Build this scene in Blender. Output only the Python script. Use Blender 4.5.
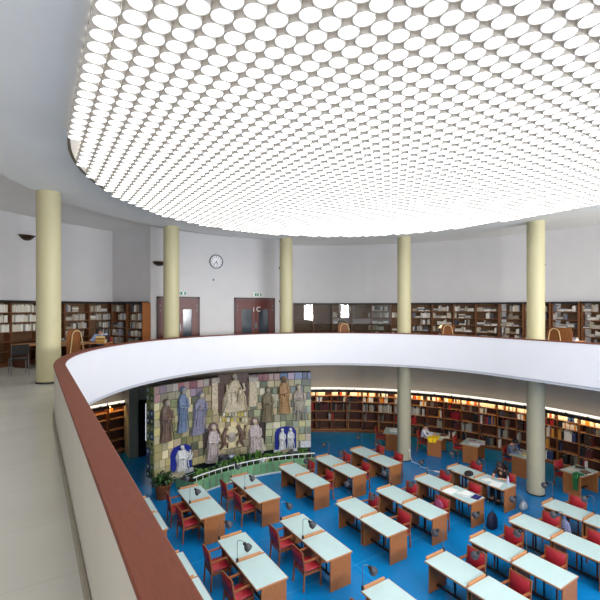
import bpy, bmesh, math, random
from mathutils import Vector, Matrix
sin, cos, pi, rad, sqrt = math.sin, math.cos, math.pi, math.radians, math.sqrt

# ------------------------------------------------------------------ scene, camera, world, light, exposure
for o in list(bpy.data.objects):
    bpy.data.objects.remove(o, do_unlink=True)
SC = bpy.context.scene
COL = SC.collection
CAM = Vector((-6.629, -7.861, 6.25))
YAW = rad(-32.62)                      # looking along (.539, .842)
FPX, HOR = 418.43, 308.27
cd = bpy.data.cameras.new('camera')
cam = bpy.data.objects.new('camera', cd); COL.objects.link(cam)
cam.location = CAM
cam.rotation_euler = (pi/2, 0, YAW)
cd.sensor_width = 36.0
cd.lens = FPX/600*36
cd.shift_y = (HOR-300)/600
cd.clip_end = 200
SC.camera = cam

DRUM_E = 2.2            # luminous ceiling drums
WINDOW_W = 330          # daylight through each window of the back wall
w = bpy.data.worlds.new('world'); SC.world = w; w.use_nodes = True
w.node_tree.nodes['Background'].inputs[0].default_value = (.80, .88, 1, 1)
w.node_tree.nodes['Background'].inputs[1].default_value = .9
SC.view_settings.view_transform = 'Standard'
SC.view_settings.look = 'None'
SC.view_settings.gamma = 1
SC.view_settings.use_curve_mapping = False
SC.view_settings.exposure = 0.12
WIN_X = (-8.1, -2.57, .4, 2.6, 4.8, 7.0, 9.2)
WIN_W, WIN_Z0, WIN_Z1 = 1.25, 4.95, 6.75
Y_BACK = -12.5
for wx in WIN_X:
    ld = bpy.data.lights.new('window_daylight', 'AREA'); ld.shape = 'RECTANGLE'
    ld.size = WIN_W-.1; ld.size_y = WIN_Z1-WIN_Z0-.1; ld.energy = WINDOW_W; ld.color = (.97, .985, 1)
    lo = bpy.data.objects.new('window_daylight', ld); COL.objects.link(lo)
    lo.location = (wx, Y_BACK-.25, (WIN_Z0+WIN_Z1)/2); lo.rotation_euler = (rad(90), 0, 0)

# ------------------------------------------------------------------ levels and radii of the hall
Z_MEZ = 4.377; Z_RAIL = 5.305; Z_SLAB = 4.107
Z_SOFFIT = 9.175; Z_CEIL = 9.42; Z_DRUM = 9.004
R_IN = 6.162; R_COL = 7.711; Y_END = -11.0

# ------------------------------------------------------------------ helpers
def lin(c):
    def f(v):
        v /= 255.0
        return v/12.92 if v <= .04045 else ((v+.055)/1.055)**2.4
    return (f(c[0]), f(c[1]), f(c[2]), 1)

def mat(name, rgb, rough=.5, noise=0, nscale=6, stretch=None, emit=None, spec=.5, metal=0, bump=0, coat=0):
    m = bpy.data.materials.new(name); m.use_nodes = True
    nt = m.node_tree; b = nt.nodes['Principled BSDF']
    c = lin(rgb)
    b.inputs['Base Color'].default_value = c
    b.inputs['Roughness'].default_value = rough
    b.inputs['Metallic'].default_value = metal
    b.inputs['Specular IOR Level'].default_value = spec
    if coat: b.inputs['Coat Weight'].default_value = coat; b.inputs['Coat Roughness'].default_value = .12
    if noise:
        tc = nt.nodes.new('ShaderNodeTexCoord'); mp = nt.nodes.new('ShaderNodeMapping')
        mp.inputs['Scale'].default_value = stretch or (1, 1, 1)
        n = nt.nodes.new('ShaderNodeTexNoise'); n.inputs['Scale'].default_value = nscale; n.inputs['Detail'].default_value = 5
        r = nt.nodes.new('ShaderNodeValToRGB')
        r.color_ramp.elements[0].position = .3; r.color_ramp.elements[1].position = .72
        r.color_ramp.elements[0].color = tuple(v*(1-noise) for v in c[:3])+(1,)
        r.color_ramp.elements[1].color = tuple(min(1, v*(1+noise)) for v in c[:3])+(1,)
        nt.links.new(tc.outputs['Object'], mp.inputs[0]); nt.links.new(mp.outputs[0], n.inputs['Vector'])
        nt.links.new(n.outputs['Fac'], r.inputs[0]); nt.links.new(r.outputs[0], b.inputs['Base Color'])
        if bump:
            bp = nt.nodes.new('ShaderNodeBump'); bp.inputs['Strength'].default_value = bump
            nt.links.new(n.outputs['Fac'], bp.inputs['Height']); nt.links.new(bp.outputs[0], b.inputs['Normal'])
    if emit:
        b.inputs['Emission Color'].default_value = lin(emit[0]); b.inputs['Emission Strength'].default_value = emit[1]
    return m

def attr_mat(name, rough=.5, spec=.5, noise=0, nscale=30, bump=0):
    """the base colour is the thing's own colour, one per tile or book, read from its mesh"""
    m = mat(name, (200, 200, 200), rough, spec=spec)
    nt = m.node_tree; b = nt.nodes['Principled BSDF']
    a = nt.nodes.new('ShaderNodeAttribute'); a.attribute_name = 'Col'
    if noise:
        n = nt.nodes.new('ShaderNodeTexNoise'); n.inputs['Scale'].default_value = nscale
        tc = nt.nodes.new('ShaderNodeTexCoord'); nt.links.new(tc.outputs['Object'], n.inputs['Vector'])
        mr = nt.nodes.new('ShaderNodeMapRange'); mr.inputs['To Min'].default_value = 1-noise; mr.inputs['To Max'].default_value = 1+noise
        nt.links.new(n.outputs['Fac'], mr.inputs['Value'])
        mx = nt.nodes.new('ShaderNodeVectorMath'); mx.operation = 'SCALE'
        nt.links.new(a.outputs['Color'], mx.inputs[0]); nt.links.new(mr.outputs[0], mx.inputs['Scale'])
        nt.links.new(mx.outputs[0], b.inputs['Base Color'])
        if bump:
            bp = nt.nodes.new('ShaderNodeBump'); bp.inputs['Strength'].default_value = bump; bp.inputs['Distance'].default_value = .02
            nt.links.new(n.outputs['Fac'], bp.inputs['Height']); nt.links.new(bp.outputs[0], b.inputs['Normal'])
    else:
        nt.links.new(a.outputs['Color'], b.inputs['Base Color'])
    return m

def tile_mat(name, rgb, rgb2, joint, size, rough, spec=.5, noise=.12, jw=.012):
    m = mat(name, rgb, rough, spec=spec)
    nt = m.node_tree; b = nt.nodes['Principled BSDF']
    tc = nt.nodes.new('ShaderNodeTexCoord')
    br = nt.nodes.new('ShaderNodeTexBrick'); br.offset = 0
    br.inputs['Scale'].default_value = 1; br.inputs['Brick Width'].default_value = size; br.inputs['Row Height'].default_value = size
    br.inputs['Mortar Size'].default_value = jw; br.inputs['Mortar Smooth'].default_value = .4
    br.inputs['Color1'].default_value = lin(rgb); br.inputs['Color2'].default_value = lin(rgb2); br.inputs['Mortar'].default_value = lin(joint)
    nt.links.new(tc.outputs['Object'], br.inputs['Vector'])
    n = nt.nodes.new('ShaderNodeTexNoise'); n.inputs['Scale'].default_value = 1.3; n.inputs['Detail'].default_value = 7
    nt.links.new(tc.outputs['Object'], n.inputs['Vector'])
    mr = nt.nodes.new('ShaderNodeMapRange'); mr.inputs['To Min'].default_value = 1-noise; mr.inputs['To Max'].default_value = 1+noise
    nt.links.new(n.outputs['Fac'], mr.inputs['Value'])
    mx = nt.nodes.new('ShaderNodeVectorMath'); mx.operation = 'SCALE'
    nt.links.new(br.outputs['Color'], mx.inputs[0]); nt.links.new(mr.outputs[0], mx.inputs['Scale'])
    nt.links.new(mx.outputs[0], b.inputs['Base Color'])
    return m

class MB:
    """collects geometry; build() links it as one mesh object"""
    def __init__(s): s.v = []; s.f = []; s.m = []; s.c = []
    def add(s, vs, fs, mi=0, col=None):
        k = len(s.v); s.v += [tuple(p) for p in vs]
        for f in fs: s.f.append(tuple(k+i for i in f)); s.m.append(mi); s.c.append(col)
    def box(s, x0, x1, y0, y1, z0, z1, mi=0, M=None, col=None):
        vs = [Vector((x, y, z)) for z in (z0, z1) for y in (y0, y1) for x in (x0, x1)]
        if M is not None: vs = [M @ p for p in vs]
        s.add(vs, [(0, 2, 3, 1), (4, 5, 7, 6), (0, 1, 5, 4), (2, 6, 7, 3), (0, 4, 6, 2), (1, 3, 7, 5)], mi, col)
    def bbox(s, x0, x1, y0, y1, z0, z1, b=.01, mi=0, M=None):
        """a box with bevelled edges"""
        b = min(b, (x1-x0)*.45, (y1-y0)*.45, (z1-z0)*.45)
        def ring(ix, iy, z): return [(x0+ix, y0+iy+b, z), (x0+ix+b, y0+iy, z), (x1-ix-b, y0+iy, z), (x1-ix, y0+iy+b, z), (x1-ix, y1-iy-b, z), (x1-ix-b, y1-iy, z), (x0+ix+b, y1-iy, z), (x0+ix, y1-iy-b, z)]
        vs = ring(b, b, z0)+ring(0, 0, z0+b)+ring(0, 0, z1-b)+ring(b, b, z1)
        if M is not None: vs = [M @ Vector(p) for p in vs]
        fs = [tuple(range(7, -1, -1)), tuple(range(24, 32))]
        for r in range(3):
            for i in range(8): fs.append((r*8+i, r*8+(i+1) % 8, r*8+8+(i+1) % 8, r*8+8+i))
        s.add(vs, fs, mi)
    def tube(s, pts, r, n=8, mi=0, closed=False, caps=True):
        pts = [Vector(p) for p in pts]; rs = r if isinstance(r, (list, tuple)) else [r]*len(pts)
        rings = []; up = None
        for i, p in enumerate(pts):
            a = pts[i-1] if i > 0 else (pts[-1] if closed else p)
            b = pts[(i+1) % len(pts)] if (i < len(pts)-1 or closed) else p
            t = (b-a).normalized()
            if up is None: up = Vector((0, 0, 1)) if abs(t.z) < .9 else Vector((1, 0, 0))
            u = (up-t*up.dot(t)).normalized(); up = u; v = t.cross(u)
            rings.append([p+(u*cos(2*pi*j/n)+v*sin(2*pi*j/n))*rs[i] for j in range(n)])
        vs = [q for g in rings for q in g]; fs = []
        m = len(pts)
        for i in range(m if closed else m-1):
            for j in range(n): fs.append((i*n+j, i*n+(j+1) % n, ((i+1) % m)*n+(j+1) % n, ((i+1) % m)*n+j))
        if caps and not closed: fs += [tuple(range(n-1, -1, -1)), tuple((m-1)*n+j for j in range(n))]
        s.add(vs, fs, mi)
    def lathe(s, prof, n=24, mi=0, M=None, sx=1, sy=1, caps=True):
        vs = []
        for (r, z) in prof:
            for j in range(n):
                p = Vector((r*cos(2*pi*j/n)*sx, r*sin(2*pi*j/n)*sy, z)); vs.append(M @ p if M is not None else p)
        fs = []
        for i in range(len(prof)-1):
            for j in range(n): fs.append((i*n+j, i*n+(j+1) % n, (i+1)*n+(j+1) % n, (i+1)*n+j))
        if caps: fs += [tuple(range(n-1, -1, -1)), tuple((len(prof)-1)*n+j for j in range(n))]
        s.add(vs, fs, mi)
    def ball(s, c, r, n=12, m=8, mi=0, M=None):
        rx, ry, rz = r if isinstance(r, (tuple, list)) else (r, r, r)
        vs = []; fs = []
        for i in range(m+1):
            a = pi*i/m
            for j in range(n):
                b = 2*pi*j/n; p = Vector((rx*sin(a)*cos(b), ry*sin(a)*sin(b), rz*cos(a)))
                if M is not None: p = M @ p
                vs.append(p+Vector(c))
        for i in range(m):
            for j in range(n): fs.append((i*n+j, (i+1)*n+j, (i+1)*n+(j+1) % n, i*n+(j+1) % n))
        s.add(vs, fs, mi)
    def loft(s, rings, mi=0, closed=False, caps=False):
        n = len(rings[0]); vs = [p for g in rings for p in g]; fs = []
        for i in range(len(rings)-1):
            for j in range(n if closed else n-1): fs.append((i*n+j, i*n+(j+1) % n, (i+1)*n+(j+1) % n, (i+1)*n+j))
        if caps: fs += [tuple(range(n-1, -1, -1)), tuple((len(rings)-1)*n+j for j in range(n))]
        s.add(vs, fs, mi)
    def mesh(s, name, mats, smooth=False, auto=None):
        me = bpy.data.meshes.new(name); me.from_pydata(s.v, [], s.f); me.validate(clean_customdata=False)
        for m in (mats if isinstance(mats, (list, tuple)) else [mats]): me.materials.append(m)
        if len(me.polygons) == len(s.m):
            me.polygons.foreach_set('material_index', s.m)
            if any(c is not None for c in s.c):
                ca = me.color_attributes.new('Col', 'FLOAT_COLOR', 'CORNER')
                buf = []
                for p, c in zip(me.polygons, s.c): buf += list(c or (.5, .5, .5, 1))*p.loop_total
                ca.data.foreach_set('color', buf)
        bm = bmesh.new(); bm.from_mesh(me); bmesh.ops.recalc_face_normals(bm, faces=bm.faces); bm.to_mesh(me); bm.free()
        if smooth:
            for p in me.polygons: p.use_smooth = True
            if auto: me.set_sharp_from_angle(angle=rad(auto))
        me.update()
        return me
    def build(s, name, mats, parent=None, smooth=False, auto=40, loc=None, rot=None):
        o = bpy.data.objects.new(name, s.mesh(name, mats, smooth, auto)); COL.objects.link(o)
        if parent is not None: o.parent = parent
        if loc is not None: o.location = loc
        if rot is not None: o.rotation_euler = rot
        return o

def tag(o, label=None, cat=None, group=None, kind=None):
    if label: o['label'] = label
    if cat: o['category'] = cat
    if group: o['group'] = group
    if kind: o['kind'] = kind
    return o
def thing(name, label, cat, loc=(0, 0, 0), rz=0, group=None):
    o = bpy.data.objects.new(name, None); COL.objects.link(o); o.empty_display_size = .1
    o.location = loc; o.rotation_euler = (0, 0, rz)
    return tag(o, label, cat, group)
def copy_tree(o, parent=None):
    c = o.copy(); COL.objects.link(c)
    if parent is not None: c.parent = parent
    for ch in list(o.children): copy_tree(ch, c)
    return c
class Stock:
    """the first place() moves the original, later ones copy it with its parts"""
    def __init__(s, proto): s.p = proto; s.used = False
    def place(s, loc, rz, label, group=None, cat=None):
        o = copy_tree(s.p) if s.used else s.p
        s.used = True
        o.location = loc; o.rotation_euler = (0, 0, rz); o['label'] = label
        if group: o['group'] = group
        if cat: o['category'] = cat
        return o
def struct(o, label, cat): return tag(o, label, cat, None, 'structure')
def T(x, y, z=0, rz=0): return Matrix.Translation((x, y, z)) @ Matrix.Rotation(rz, 4, 'Z')

def project(p):
    dx, dy = p[0]-CAM.x, p[1]-CAM.y
    X = dx*cos(YAW)+dy*sin(YAW); Z = -dx*sin(YAW)+dy*cos(YAW)
    if Z < .1: return None
    return 300+FPX*X/Z, HOR+FPX*(CAM.z-p[2])/Z, Z
def open_view(p):
    """True if the parapet and mezzanine slab do not hide point p from the photograph's standpoint"""
    d = Vector(p)-CAM
    for k in range(1, 400):
        q = CAM+d*(k/400)
        r = abs(q.x) if q.y < 0 else sqrt(q.x*q.x+q.y*q.y)
        if R_IN-.0 < r < R_IN+.18 and Z_SLAB < q.z < Z_RAIL: return False
        if r > R_IN and Z_SLAB-.2 < q.z < Z_MEZ: return False
    return True
def in_frame(p, m=4):
    q = project(p)
    return q is not None and -m < q[0] < 600+m and -m < q[1] < 600+m

def upath(r, n=72, yend=Y_END):
    """the hall's plan at offset r: straight sides and a half circle"""
    k = 10
    P = [(r, yend*(1-i/k)) for i in range(k)]
    P += [(r*cos(pi*i/n), r*sin(pi*i/n)) for i in range(n+1)]
    P += [(-r, yend*(i+1)/k) for i in range(k)]
    return P
def sweep(prof, closed=True, yend=Y_END, n=72):
    """sweeps an (offset, height) profile along the plan"""
    mb = MB(); paths = [[(x, y, z) for x, y in upath(r, n, yend)] for r, z in prof]
    if closed: paths.append(paths[0])
    mb.loft(paths)
    return mb

# ------------------------------------------------------------------ materials
M_wall = mat('wall_paint', (206, 204, 205), .7, .02, 1.5)
M_wall_low = mat('lower_wall_paint', (204, 190, 172), .7, .03, 1.5)
M_ceil = mat('ceiling_paint', (234, 232, 229), .7, .025, .7)
M_fascia = mat('parapet_white', (228, 226, 230), .45, .01, 2)
M_parapet = mat('parapet_outer', (196, 190, 178), .6, .03, 2)
M_base = mat('baseboard_grey', (150, 142, 124), .5, .1, 8)
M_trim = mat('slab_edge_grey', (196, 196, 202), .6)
M_handrail = mat('handrail_wood', (116, 66, 51), .6, .10, 9, (14, 1, 1), spec=.12)
M_colu = mat('column_cream', (190, 182, 144), .5, .02, 2)
M_coll = mat('column_lower_shaded', (182, 174, 148), .5, .02, 2)  # same column paint, greyed so the colour carries the dimmer light below
M_black = mat('black_paint', (22, 20, 20), .5)
M_black_metal = mat('black_metal', (28, 27, 28), .35, metal=.4)
M_mezfloor = tile_mat('mezzanine_stone', (205, 202, 192), (199, 196, 186), (194, 190, 180), .9, .2, .5, .10, .006)
M_floor = tile_mat('blue_floor', (12, 128, 196), (8, 122, 190), (50, 152, 208), 2.2, .25, .3, .18, .012)
M_drum = mat('drum_diffuser', (246, 246, 242), .6, emit=((250, 250, 246), DRUM_E))
M_drumring = mat('drum_ring', (190, 185, 178), .6, emit=((240, 232, 222), .09))
M_plate = mat('drum_backing_glow', (246, 240, 232), .8, emit=((244, 234, 224), .44))  # no lamp itself: glow added to brighten the gaps between drums
M_laminate = mat('green_laminate', (188, 212, 211), .35, .02, 3)
M_oak = mat('oak_edge', (196, 138, 92), .45, .12, 12, (2, 14, 2))
M_walnut = mat('desk_wood', (168, 104, 54), .45, .28, 9, (9, 9, 1))
M_dkwood = mat('dark_wood', (74, 40, 24), .5, .25, 8, (6, 6, 1))
M_shelf = mat('bookcase_wood', (132, 78, 40), .5, .22, 8, (6, 6, 1))
M_shelfback = mat('bookcase_back', (78, 40, 24), .6, .2, 6, (5, 5, 1))
M_shelf_up = mat('upper_bookcase_wood', (112, 70, 40), .5, .22, 8, (6, 6, 1))
M_back_up = mat('upper_bookcase_back', (104, 74, 48), .6, .2, 6, (5, 5, 1))
M_red = mat('red_leather', (168, 34, 46), .5, .10, 12)
M_chairwood = mat('chair_wood', (146, 84, 44), .45, .2, 12, (6, 6, 1))
M_lamp = mat('lamp_grey', (68, 68, 76), .45)
M_steel = mat('lamp_steel', (120, 122, 126), .35, metal=.7)
M_white = mat('white_plastic', (238, 238, 236), .45)
M_paper = mat('white_paper', (240, 240, 238), .7)
M_door = mat('door_wood', (92, 34, 28), .4, .2, 7, (7, 7, 1))
M_dframe = mat('door_frame', (58, 22, 20), .4)
M_glassdk = mat('dark_door_glass', (58, 66, 76), .12, .3, 3)
M_glasslit = mat('bright_door_glass', (225, 228, 235), .3, emit=((225, 230, 242), .9))
M_tube = mat('bookcase_lamp', (255, 250, 240), .5, emit=((255, 248, 232), 1.1))
M_tubewarm = mat('bookcase_lamp_warm', (255, 225, 160), .5, emit=((255, 214, 140), 13))
M_glassdoor = bpy.data.materials.new('glass_door'); M_glassdoor.use_nodes = True
_nt = M_glassdoor.node_tree; _nt.nodes.remove(_nt.nodes['Principled BSDF'])
_mx = _nt.nodes.new('ShaderNodeMixShader'); _fr = _nt.nodes.new('ShaderNodeFresnel'); _tr = _nt.nodes.new('ShaderNodeBsdfTransparent'); _gl = _nt.nodes.new('ShaderNodeBsdfGlossy')
_fr.inputs['IOR'].default_value = 1.6; _gl.inputs['Roughness'].default_value = .0; _tr.inputs['Color'].default_value = (.93, .95, .94, 1)
_nt.links.new(_fr.outputs[0], _mx.inputs[0]); _nt.links.new(_tr.outputs[0], _mx.inputs[1]); _nt.links.new(_gl.outputs[0], _mx.inputs[2]); _nt.links.new(_mx.outputs[0], _nt.nodes['Material Output'].inputs[0])
M_clockface = mat('clock_face', (228, 228, 232), .4)
M_book = attr_mat('book_cover', .6, .3, .12, 60)
M_bronze = mat('sconce_bronze', (60, 44, 26), .35, metal=.5)
M_exit = mat('exit_green', (20, 120, 84), .5)
M_signwhite = mat('sign_white', (235, 240, 236), .5)
M_leaf = [mat('leaf_green', (62, 104, 38), .55, .3, 9), mat('leaf_bright', (98, 140, 52), .55, .3, 9), mat('leaf_dark', (36, 66, 34), .55, .3, 9)]
M_greentile = mat('planter_green', (126, 178, 128), .35, .08, 5)
M_pot = mat('terracotta_pot', (134, 74, 36), .6, .2, 10)
M_soil = mat('soil', (40, 30, 22), .9, .3, 20)
M_recess_shade = mat('recess_shade', (38, 44, 46), .7, .2, 3)  # near-black colour carries the shade of the recess below the mural

# ------------------------------------------------------------------ large structure
def wall_r_up(a):
    """outer wall radius at angle a (degrees) on the mezzanine"""
    if a > 90: return 11.5
    return 11.0 if a > 14 else 11.0+(14-a)*.028
def outer_path(rf, a0, a1, n):
    return [(rf(a)*cos(rad(a)), rf(a)*sin(rad(a))) for a in [a0+(a1-a0)*i/n for i in range(n+1)]]
LOW_R = 11.32
def wall_r_low(a): return LOW_R if a < 90 else 12.35

# lower floor
mb = MB(); mb.box(-14, 14, Y_BACK-.1, 13.5, -.2, 0); struct(mb.build('floor', M_floor), 'blue polished floor of the reading hall', 'floor')
# mezzanine slab
inner = upath(R_IN+.03, 72, Y_BACK)
outer = [(14, y) for _, y in inner[:10]]+[(14*cos(pi*i/72), 14*sin(pi*i/72)) for i in range(73)]+[(-14, y) for _, y in inner[-10:]]
mb = MB()
mb.loft([[(x, y, Z_MEZ) for x, y in inner], [(x, y, Z_MEZ) for x, y in outer]])
struct(mb.build('floor_mezzanine', M_mezfloor), 'cream stone floor of the mezzanine gallery', 'floor')
mb = MB()
mb.loft([[(x, y, Z_SLAB+.02) for x, y in upath(R_IN+.02, 72, Y_BACK)], [(x, y, Z_SLAB+.02) for x, y in outer]])
struct(mb.build('ceiling_lower', M_wall_low), 'plain ceiling under the gallery', 'ceiling')
# parapet: inner white fascia down to the slab edge, outer face to the mezzanine floor
mb = sweep([(R_IN+.012, Z_SLAB), (R_IN+.012, Z_RAIL-.03), (R_IN+.16, Z_RAIL-.03), (R_IN+.16, Z_MEZ-.02), (R_IN+.20, Z_MEZ-.02), (R_IN+.20, Z_SLAB)], True, Y_BACK)
par = mb.build('wall_parapet', [M_fascia, M_parapet], None, True, 30)
for p in par.data.polygons:
    c = p.center; r = abs(c.x) if c.y < 0 else sqrt(c.x**2+c.y**2)
    if r > R_IN+.1: p.material_index = 1
struct(par, 'white curved parapet wall around the open reading hall', 'parapet')
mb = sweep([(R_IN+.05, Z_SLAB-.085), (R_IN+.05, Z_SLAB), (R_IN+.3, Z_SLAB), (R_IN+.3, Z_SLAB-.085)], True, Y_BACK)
struct(mb.build('trim_1', M_trim, None, True, 30), 'grey recessed strip under the white parapet', 'trim')
mb = sweep([(R_IN+.165, Z_MEZ), (R_IN+.165, Z_MEZ+.10), (R_IN+.188, Z_MEZ+.10), (R_IN+.188, Z_MEZ)], True, Y_BACK)
struct(mb.build('baseboard_parapet', M_base, None, True, 30), 'grey stone baseboard along the gallery side of the parapet', 'baseboard')
mb = sweep([(R_IN-.004, Z_RAIL-.03), (R_IN-.004, Z_RAIL-.005), (R_IN+.003, Z_RAIL), (R_IN+.168, Z_RAIL), (R_IN+.174, Z_RAIL-.005), (R_IN+.174, Z_RAIL-.022), (R_IN+.164, Z_RAIL-.03)], True, Y_BACK)
tag(mb.build('handrail', M_handrail, None, True, 30), 'wide reddish brown wooden handrail capping the curved white parapet', 'handrail')

# mezzanine outer walls
mb = MB()
seg = outer_path(wall_r_up, -8, 68, 60)
seg = [(seg[0][0], Y_BACK)]+seg+[(2.85, 8.7)]
mb.loft([[(x, y, Z_MEZ) for x, y in seg], [(x, y, Z_CEIL) for x, y in seg]])
struct(mb.build('wall_right', M_wall, None, True, 25), 'long curved pale grey gallery wall above the bookcases', 'wall')
mb = MB(); seg = [(-2.82, 8.7), (2.85, 8.7)]
mb.loft([[(x, y, Z_MEZ) for x, y in seg], [(x, y, Z_CEIL) for x, y in seg]])
struct(mb.build('wall_end', M_wall), 'flat white wall with the clock and two double doors', 'wall')
mb = MB(); seg = [(-2.82, 8.7), (-3.84, 10.84)]+outer_path(wall_r_up, 109.5, 184, 50); seg.append((seg[-1][0], Y_BACK))
mb.loft([[(x, y, Z_MEZ) for x, y in seg], [(x, y, Z_CEIL) for x, y in seg]])
struct(mb.build('wall_left', M_wall, None, True, 25), 'curved pale wall with bronze sconce behind the cream column', 'wall')
# lower outer walls
mb = MB()
seg = outer_path(wall_r_low, -10, 70, 60); seg = [(seg[0][0], Y_BACK)]+seg
mb.loft([[(x, y, 0) for x, y in seg], [(x, y, Z_SLAB+.02) for x, y in seg]])
struct(mb.build('wall_lower_right', M_wall_low, None, True, 25), 'beige curved wall above the lit lower bookcases', 'wall')
mb = MB(); seg = outer_path(wall_r_low, 104.2, 184, 50); seg.append((seg[-1][0], Y_BACK))
mb.loft([[(x, y, 0) for x, y in seg], [(x, y, Z_SLAB+.02) for x, y in seg]])
struct(mb.build('wall_lower_left', M_wall_low, None, True, 25), 'beige curved wall above the lower bookcases beside the mosaic', 'wall')
mb = MB(); mb.box(-2.9, 4.2, 10.75, 10.95, 0, Z_SLAB+.02)
struct(mb.build('wall_lower_end', M_wall_low), 'beige wall behind the mosaic with a doorway', 'wall')
mb = MB(); mb.bbox(-3.24, -2.86, 10.62, 11.9, 0, Z_SLAB+.02, .02)
struct(mb.build('wall_pier', M_coll), 'square pale pier between bookcase and doorway', 'wall')
# doorway beside the mosaic
d = MB(); d.box(-2.84, -2.70, 10.60, 10.745, 0, 2.35); d.box(-1.6, -1.46, 10.60, 10.745, 0, 2.35); d.box(-2.84, -1.46, 10.60, 10.745, 2.22, 2.36)
d.box(-2.70, -2.58, 10.64, 10.72, 0, 2.22); d.box(-1.72, -1.6, 10.64, 10.72, 0, 2.22); d.box(-2.58, -1.72, 10.64, 10.72, 0, .62)
dd = d.build('door_1', mat('dark_door', (30, 22, 20), .4)); struct(dd, 'dark framed doorway with a bright pane beside the mosaic', 'door')
g = MB(); g.box(-2.58, -1.72, 10.66, 10.70, .62, 2.22); g.build('pane', M_glasslit, dd)
# ceilings
mb = MB()
mb.loft([[(x, y, Z_SOFFIT) for x, y in upath(6.145, 72, Y_BACK)], [(x, y, Z_SOFFIT) for x, y in upath(7.95, 72, Y_BACK)], [(x, y, Z_CEIL+.01) for x, y in upath(7.95, 72, Y_BACK)]])
mb.loft([[(x, y, Z_SOFFIT) for x, y in upath(6.145, 72, Y_BACK)], [(x, y, Z_CEIL+.3) for x, y in upath(6.145, 72, Y_BACK)]])
struct(mb.build('ceiling_ring', M_ceil, None, True, 25), 'smooth lower ceiling ring around the luminous drum ceiling', 'ceiling')
mb = MB()
mb.loft([[(x, y, Z_CEIL) for x, y in upath(7.95, 72, Y_BACK)], [(x, y, Z_CEIL) for x, y in outer]])
struct(mb.build('ceiling_outer', M_ceil), 'pale ceiling over the gallery behind the columns', 'ceiling')
mb = MB(); pl = upath(6.14, 72, Y_BACK)
mb.add([(x, y, Z_DRUM+.17) for x, y in pl], [tuple(range(len(pl)))])
struct(mb.build('ceiling_backing', M_plate), 'pale backing panel with added glow above the hanging drums', 'ceiling')
mb = sweep([(6.085, Z_SOFFIT-.02), (6.085, Z_SOFFIT+.10), (6.135, Z_SOFFIT+.10), (6.135, Z_SOFFIT-.02)], True, Y_BACK)
struct(mb.build('trim_2', mat('bronze_edge', (120, 104, 84), .5), None, True, 30), 'thin brown edge trim round the drum ceiling', 'trim')
# back wall with windows, behind the standpoint
mb = MB(); y0, y1 = Y_BACK-.2, Y_BACK
xs = [-14]+[v for wx in WIN_X for v in (wx-WIN_W/2, wx+WIN_W/2)]+[14]
mb.box(-14, 14, y0, y1, 0, WIN_Z0); mb.box(-14, 14, y0, y1, WIN_Z1, 9.8)
for i in range(0, len(xs), 2): mb.box(xs[i], xs[i+1], y0, y1, WIN_Z0, WIN_Z1)
struct(mb.build('wall_back', M_wall), 'white wall with windows behind the standpoint', 'wall')
for k, wx in enumerate(WIN_X):
    f = MB(); a, b = wx-WIN_W/2, wx+WIN_W/2; zm = (WIN_Z0+WIN_Z1)/2
    f.box(a, a+.05, y0+.05, y0+.12, WIN_Z0, WIN_Z1); f.box(b-.05, b, y0+.05, y0+.12, WIN_Z0, WIN_Z1); f.box(a+.05, b-.05, y0+.05, y0+.12, WIN_Z0, WIN_Z0+.05); f.box(a+.05, b-.05, y0+.05, y0+.12, WIN_Z1-.05, WIN_Z1)
    f.box(a+.05, b-.05, y0+.05, y0+.12, zm-.02, zm+.02)
    struct(f.build('window_%d' % (k+1), M_white), 'white framed window in the wall behind the standpoint', 'window')

# ------------------------------------------------------------------ columns
def column(name, ang, z0, z1, m, label, base=False):
    x, y = R_COL*cos(rad(ang)), R_COL*sin(rad(ang))
    t = thing(name, label, 'column', (x, y, z0), 0, 'round cream columns of the hall')
    mb = MB(); mb.lathe([(.275, .0), (.275, z1-z0)], 40); mb.build('shaft', m, t, True, 40)
    mb = MB(); mb.lathe([(.285, .0), (.285, .035), (.277, .045)], 40); mb.build('base_ring', M_black, t, True, 40)
column('column', 144.5, Z_MEZ, Z_SOFFIT, M_colu, 'cream round column standing on the gallery floor beside the handrail end')
column('column', 108.2, Z_MEZ, Z_SOFFIT, M_colu, 'cream round column in front of the door with the small sign')
column('column', 71.9, Z_MEZ, Z_SOFFIT, M_colu, 'cream round column between the double door and the bookcases')
column('column', 34.8, Z_MEZ, Z_SOFFIT, M_colu, 'slim cream upper column between gallery bookcases, above the lower column with white cable')
column('column', -1.8, Z_MEZ, Z_SOFFIT, M_colu, 'thick cream upper column beside the arched frame on gallery')
column('column', 34.8, 0, Z_SLAB, M_coll, 'shade-greyed round column on the blue floor with white cable at its foot')
column('column', -1.8, 0, Z_SLAB, M_coll, 'shade-greyed round column on the blue floor near the green bag desk')

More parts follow.
